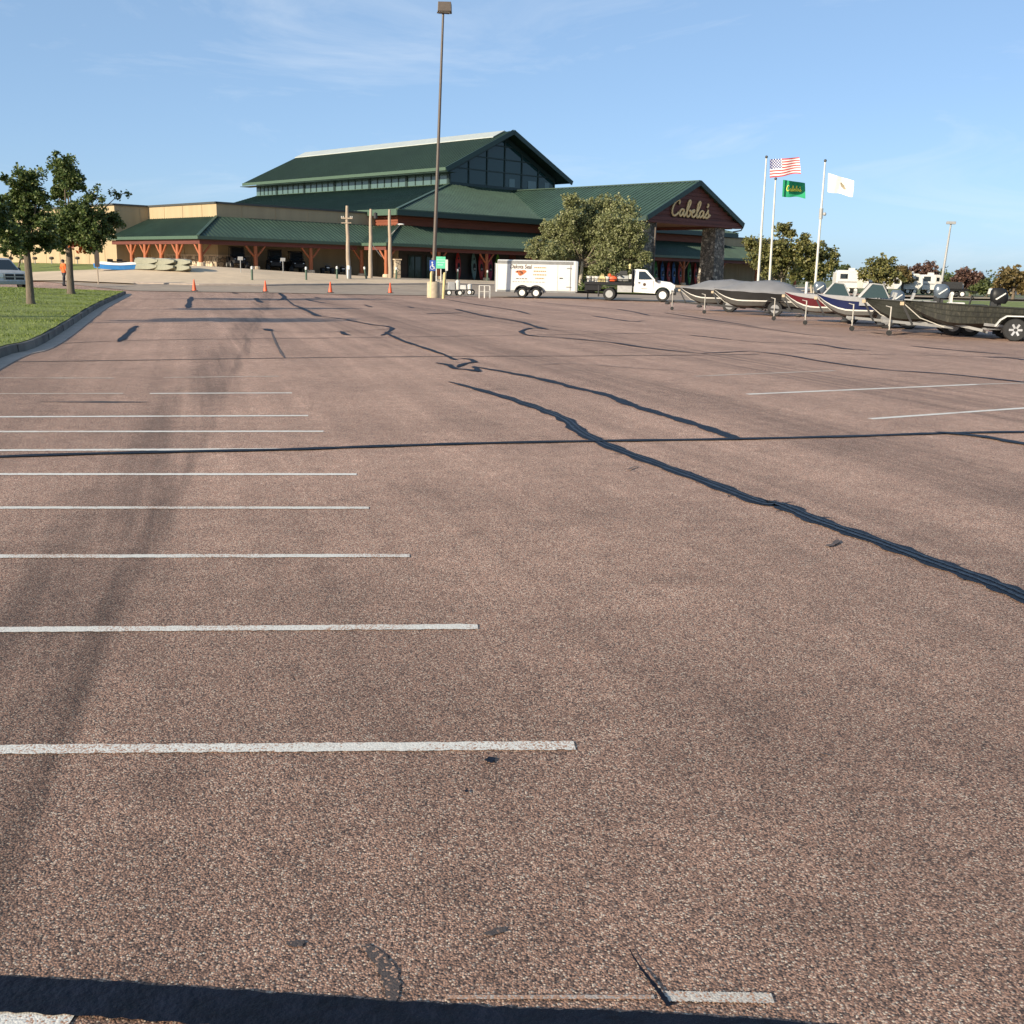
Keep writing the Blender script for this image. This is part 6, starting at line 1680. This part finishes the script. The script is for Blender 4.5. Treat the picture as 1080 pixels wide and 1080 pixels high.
# ------------------------------------------------------------------ under and before the canopy
def buggy_proto():
    r0 = empty('utility_buggy', (0, 0, 0))
    b = MB(); b.loft([[(s_ * w_, y, z) for s_, z in ((-1, z0), (1, z0), (1, z1), (-1, z1))] for y, w_, z0, z1 in ((-1.45, .45, .5, .80), (-1.2, .62, .42, 1.0), (-.55, .66, .38, 1.08), (-.5, .66, .38, .72), (.3, .66, .38, .72), (.35, .70, .38, 1.0), (1.35, .70, .45, 1.02))])
    b.build('body', G['black'], r0)
    b = MB()
    for s_ in (-1, 1):
        b.tube([(s_ * .62, -.6, 1.05), (s_ * .58, -.2, 1.86), (s_ * .58, .45, 1.88), (s_ * .62, .5, 1.0)], .03, 6)
    b.tube([(-.58, .45, 1.86), (.58, .45, 1.86)], .03, 6); b.build('roll_cage', G['blackm'], r0)
    b = MB(); b.box(-.66, .66, -.32, .55, 1.9, 1.96, .05, .05); b.build('roof', G['blackm'], r0)
    b = MB(); b.loft([[(-.56, -.60 + d, 1.08), (.56, -.60 + d, 1.08), (.54, -.22 + d, 1.84), (-.54, -.22 + d, 1.84)] for d in (0, .02)]); b.build('windshield', G['car_glass'], r0)
    for s_ in (-1, 1):
        for y in (-.98, .95):
            b = MB(); b.lathe([(.17, -.14), (.30, -.13), (.33, -.06), (.33, .06), (.30, .13), (.17, .14), (.17, -.14)], (s_ * .64, y, .33), 'x', 16, False); t = b.build('wheel', G['tyre'], r0, True)
            b = MB(); b.lathe([(.168, -.12), (.06, -.10), (.06, .10), (.168, .12)], (s_ * .64, y, .33), 'x', 12); b.build('rim', G['steel_grey'], t, True)
        b = MB(); b.ell((s_ * .40, -1.37, .82), (.10, .05, .06)); b.build('headlight', G['lamp_glass'], r0, True)
        b = MB(); b.box(s_ * .30 - .24, s_ * .30 + .24, .0, .3, .73, .82); b.box(s_ * .30 - .24, s_ * .30 + .24, .27, .36, .82, 1.3); b.build('seat', G['blackm'], r0)
    return r0
bu = buggy_proto()
for i, (px_, lb) in enumerate(((250, 'dark open buggy leftmost under the canopy, beside the stone wall corner'), (290, 'dark open buggy in the middle, just right of the second log post'), (312, 'dark open buggy on the right of the three, before the next log post'))):
    c_ = bu if i == 0 else copy_tree(bu)
    A, B_, _z = onb(px_, 280, b=-2.3); c_.location = bworld(A, B_); c_.rotation_euler.z = BR + (-.35, -.5, -.35)[i]
    tag(c_, lb, 'buggy', 'buggies under the canopy')
def quad_proto():
    r0 = empty('quad_bike', (0, 0, 0))
    b = MB(); b.ell((0, -.3, .72), (.24, .5, .2), 12, 8, .8); b.box(-.14, .14, -.8, .75, .35, .6); b.build('body', G['black'], r0, True)
    for s_ in (-1, 1):
        for y in (-.62, .62):
            b = MB(); b.lathe([(.12, -.12), (.27, -.11), (.29, -.05), (.29, .05), (.27, .11), (.12, .12), (.12, -.12)], (s_ * .45, y, .29), 'x', 14, False); t = b.build('wheel', G['tyre'], r0, True)
            b = MB(); b.lathe([(.119, -.1), (.04, -.08), (.04, .08), (.119, .1)], (s_ * .45, y, .29), 'x', 10); b.build('rim', G['alu'], t, True)
            b = MB(); b.loft([[(s_ * .45 + dx, y + .34 * math.cos(a), .3 + .34 * math.sin(a) + dz) for dx, dz in ((-.14, 0), (.14, 0), (.14, .03), (-.14, .03))] for a in np.linspace(.3, 2.85, 8)]); b.build('fender', G['blackm'], r0)
    b = MB(); b.ell((0, .35, .84), (.17, .42, .08)); b.build('seat', G['blackm'], r0, True)
    b = MB(); b.tube([(-.38, -.3, 1.08), (-.1, -.42, 1.0), (.1, -.42, 1.0), (.38, -.3, 1.08)], .02, 6); b.build('handlebar', G['galv'], r0)
    b = MB()
    for x in np.linspace(-.3, .3, 5): b.tube([(x, -.95, .86), (x, -.5, .88)], .015, 5)
    b.tube([(-.32, -.95, .86), (.32, -.95, .86)], .018, 5); b.build('rack', G['galv'], r0)
    b = MB(); b.ell((0, -.82, .66), (.16, .05, .06)); b.build('headlight', G['lamp_glass'], r0, True)
    return r0
qb = quad_proto()
for i, (px_, lb) in enumerate(((345, 'dark quad bike under the canopy, left of the left log pole'), (361, 'dark quad bike mostly hidden behind the left log pole'))):
    c_ = qb if i == 0 else copy_tree(qb)
    A, B_, _z = onb(px_, 285, b=-2.6); c_.location = bworld(A, B_); c_.rotation_euler.z = BR - .5; tag(c_, lb, 'quad bike', 'quad bikes under the canopy')
# kayaks standing on end against the shopfront
def kayak(px_, col, label, b_=-4.15, L_=2.9, w=.37):
    A, B_, _z = onb(px_, 285, b=b_)
    r0 = empty('kayak', bworld(A, B_), BR, label, 'kayak', 'kayaks stood on end under the canopy'); r0.rotation_euler = (math.radians(-4), 0, BR)
    b = MB(); rings = []
    for k in range(13):
        t = k / 12; ww = max(.02, w * math.sin(math.pi * t) ** .62); dd = max(.02, .17 * math.sin(math.pi * t) ** .5); z = t * L_
        rings.append([(ww * math.copysign(abs(math.cos(a)) ** .8, math.cos(a)), dd * math.sin(a) * (.6 if math.sin(a) < 0 else 1), z) for a in np.linspace(0, 2 * math.pi, 14, endpoint=False)])
    b.loft(rings); b.build('hull', mat('kayak_plastic', col, .4), r0, True)
    b = MB(); b.ell((0, -.09, L_ * .47), (w * .58, .035, .42), 14, 8); ck = b.build('cockpit', G['black'], r0, True)
    b = MB(); b.ell((0, -.125, L_ * .41), (w * .42, .02, .10)); b.build('seat', G['steel_grey'], ck, True)
    b = MB(); b.ell((0, -.085, L_ * .76), (w * .3, .03, .12)); b.build('hatch', G['blackm'], r0, True)
KC = {'red': (.42, .03, .025), 'green': (.04, .24, .04), 'blue': (.03, .12, .34), 'teal': (.13, .24, .24), 'wine': (.30, .012, .07), 'lime': (.12, .34, .04)}
for px_, c_, lb in ((484, 'red', 'red kayak in deep shade, left end of the row near the light pole'), (500.5, 'teal', 'grey teal kayak standing alone in the row left of the trailer'), (508, 'red', 'bright red kayak just left of the log post near the trailer'), (517.5, 'wine', 'wine red kayak just right of the log post near the trailer'), (526, 'lime', 'lime green kayak at the rear edge of the white trailer'),
                    (692.5, 'green', 'dark green kayak just right of the left stone column'), (699.5, 'blue', 'blue kayak left of the first red one in the porch'), (706, 'red', 'red kayak between two blue ones in the porch'), (711.5, 'blue', 'blue kayak between two red ones in the porch'), (718, 'red', 'red kayak left of the porch log post'),
                    (728, 'green', 'green kayak right of the porch log post'), (734.5, 'red', 'red kayak between two green ones in the porch'), (740.5, 'green', 'green kayak second from the right stone column'), (746.5, 'lime', 'bright green kayak beside the right stone column')):
    kayak(px_, KC[c_], lb)
# upturned jon boats in low stacks and a pedal boat at the corner of the wing
def upturned(p, rz, label, z):
    r0 = empty('upturned_boat', (p.x, p.y, p.z + z), rz, label, 'boat', 'upturned boats stacked by the corner')
    b = MB(); rings = []; L_ = 3.1
    for k in range(11):
        t = k / 10; x = (t - .5) * L_; w_ = .60 * (1 - .85 * max(0, (t - .4) / .6) ** 1.9); h_ = .42 * (1 - .35 * max(0, (t - .7) / .3) ** 1.5); lift = .18 * max(0, (t - .7) / .3) ** 2
        rings.append([(x, -w_, lift), (x, -w_ * .96, lift + h_ * .6), (x, -w_ * .78, h_ + .02), (x, w_ * .78, h_ + .02), (x, w_ * .96, lift + h_ * .6), (x, w_, lift)])
    b.loft(rings); b.build('hull', mat('grey_green_hull', (.21, .205, .145), .6, var=.1), r0)
    b = MB()
    for y in (-.3, 0, .3): b.bar((-1.5, y, .455), (.3, y, .445), .04, .035)
    b.build('keel_strip', G['alu'], r0)
    b = MB(); b.box(-1.57, -1.52, -.6, .6, .02, .42); b.build('transom', G['blackm'], r0)
def stack(px_, py_, who):
    p = base_at(px_, py_, .13)
    for i, z in enumerate((0.02, .46)):
        upturned(p + Vector((.06 * i, .1 * i, 0)), math.radians(-46), f'grey green upturned boat, {"bottom" if i == 0 else "top"} of the {who} pair', z)
stack(157, 286, 'leftmost'); stack(174, 286.8, 'middle'); stack(191, 287.5, 'rightmost')
p = base_at(126, 286.5, .13)
PB = empty('pedal_boat', p, math.radians(-4), 'blue and white pedal boat lying on the apron by the tan wall', 'pedal boat')
b = MB(); rings = []
for k in range(11):
    t = k / 10; x = (t - .5) * 3.9; w_ = .78 * math.sin(math.pi * (.12 + .76 * t)) ** .5; up2 = .12 * (2 * t - 1) ** 2
    rings.append([(x, -w_ * .8, .02 + up2), (x, -w_, .36 + up2), (x, w_, .36 + up2), (x, w_ * .8, .02 + up2)])
b.loft(rings); b.build('hull', G['blue_plastic'], PB)
b = MB(); rings = []
for k in range(9):
    t = k / 8; x = (t - .5) * 3.4; w_ = .72 * math.sin(math.pi * (.12 + .76 * t)) ** .5
    rings.append([(x, -w_, .38 + .1 * (2 * t - 1) ** 2), (x, -w_ * .7, .60 + .05 * math.sin(t * 9)), (x, w_ * .7, .60 + .05 * math.sin(t * 9)), (x, w_, .38 + .1 * (2 * t - 1) ** 2)])
b.loft(rings); b.build('deck', G['white'], PB)
for x in (-.7, .1):
    b = MB(); b.box(x, x + .4, -.5, .5, .62, .70); b.box(x - .08, x, -.5, .5, .62, .86); b.build('seat', G['black'], PB, False, .03)
# small floodlights along the tan wall
for i, (px_, lb) in enumerate(((12, 'leftmost small floodlight along the tan wall'), (23.5, 'small floodlight left of the pale tree trunk'), (37.3, 'small floodlight right of the pale tree trunk'), (54.8, 'small floodlight left of the walking person'), (82, 'small floodlight right of the darker trunk'))):
    p = base_at(px_, 279.4, .08)
    r0 = empty('floodlight', p, .5, lb, 'floodlight', 'floodlights on stakes along the tan wall')
    b = MB(); b.tube([(0, 0, -.1), (0, 0, .45)], .05, 8); b.build('stake', G['galv'], r0)
    b = MB(); b.ell((0, 0, .58), (.24, .16, .15), 12, 8, .8); b.build('lamp_head', G['brown_steel'], r0, True)

# ------------------------------------------------------------------ far right: campers, trailer, van
def camper(px0, px1, py_, label, h_=2.7, seed=0, stripe='steel_grey'):
    p = base_at((px0 + px1) / 2, py_); kk = pxm(p.y); L_ = (px1 - px0) * kk
    r0 = empty('camper', p, math.radians(-5 + 3 * seed), label, 'camper', 'white campers parked far off')
    pr = [(-L_ / 2, .6), (L_ / 2 - .5, .6), (L_ / 2, 1.2), (L_ / 2 - .1, h_ - .5), (L_ / 2 - .6, h_), (-L_ / 2 + .3, h_), (-L_ / 2, h_ - .3)]
    b = MB(); b.prism(pr, -1.2, 1.2); b.build('body', G['white'], r0, False, .04)
    b = MB(); b.box(-L_ / 2 + .2, L_ / 2 - .3, -1.216, -1.201, 1.25, 1.42); b.build('stripe', G[stripe], r0)
    n_ = max(2, int(L_ / 2.2))
    for k in range(n_):
        x = -L_ / 2 + (k + .5) * L_ / n_ - .1
        if k == n_ // 2:
            b = MB(); b.box(x - .35, x + .35, -1.23, -1.201, .7, 2.5); d_ = b.build('door', G['white_dirty'], r0); b = MB(); b.box(x - .2, x + .2, -1.24, -1.231, 1.7, 2.2); b.build('pane', G['car_glass'], d_)
        else:
            b = MB(); b.box(x - .45, x + .45, -1.22, -1.201, 1.7, 2.3); b.build('window', G['car_glass'], r0)
    b = MB(); b.box(-.35, .35, -.35, .35, h_ + .001, h_ + .28, .05, .05); b.build('roof_unit', G['white_dirty'], r0)
    for x in (-.45, .45):
        for y in (-1.05, 1.05): wheel(r0, (x, y, .36), .36, .22)
camper(880, 912, 309, 'white camper behind the windshields, farthest left of the row', 2.75, 0)
camper(908, 946, 309.5, 'long white camper behind the rounded green tree', 2.75, .5, 'hull_blue')
camper(948, 969, 310, 'white camper left of the blue grey outboard', 2.6, -.5)
camper(969, 990, 310.5, 'white camper right behind the blue grey outboard, below the dark red tree', 2.55, 1)
p = base_at(1006, 313.5); kk = pxm(p.y)
r0 = empty('utility_trailer', p, math.radians(-4), 'black open utility trailer parked beyond the grass', 'trailer')
L_ = 22 * kk
b = MB(); b.box(-L_ / 2, L_ / 2, -1, 1, .7, .95); b.build('deck', G['black'], r0)
b = MB(); b.box(-L_ / 2, L_ * .2, -1.0, -.9, .951, 1.7); b.box(-L_ / 2, L_ * .2, .9, 1.0, .951, 1.7); b.box(-L_ / 2, -L_ / 2 + .1, -.89, .89, .951, 1.7); b.build('side_board', G['blackm'], r0)
b = MB(); b.box(L_ * .22, L_ * .33, -.4, .4, .951, 1.5); b.build('toolbox', G['white_dirty'], r0)
b = MB(); b.bar((L_ / 2, 0, .8), (L_ / 2 + 1.3, 0, .6), .12, .14); b.build('tongue', G['black'], r0)
for x in (-.6, .5):
    for y in (-1.05, 1.05): wheel(r0, (x, y, .38), .38, .24)
p = base_at(1071, 315.6); kk = pxm(p.y)
VN = empty('van', p, math.radians(176), 'white van under the brownish tree at the right edge', 'van')
pr = [(-2.6, .4), (-2.65, 1.6), (-2.5, 2.1), (.9, 2.15), (1.35, 2.0), (1.9, 1.25), (2.6, 1.05), (2.7, .45)]
b = MB(); b.prism(pr, -.98, .98); b.build('body', G['white'], VN, False, .05)
for y0_, y1_ in ((-.99, -.981), (.981, .99)):
    b = MB(); b.prism([(.5, 1.3), (.5, 1.9), (1.2, 1.9), (1.65, 1.3)], y0_, y1_); b.build('side_window', G['car_glass'], VN)
    b = MB(); b.box(-2.2, -.2, y0_, y1_, 1.3, 1.85); b.build('side_window', G['car_glass'], VN)
for x in (-1.6, 1.75):
    for y in (-.88, .88): wheel(VN, (x, y, .36), .36, .22)
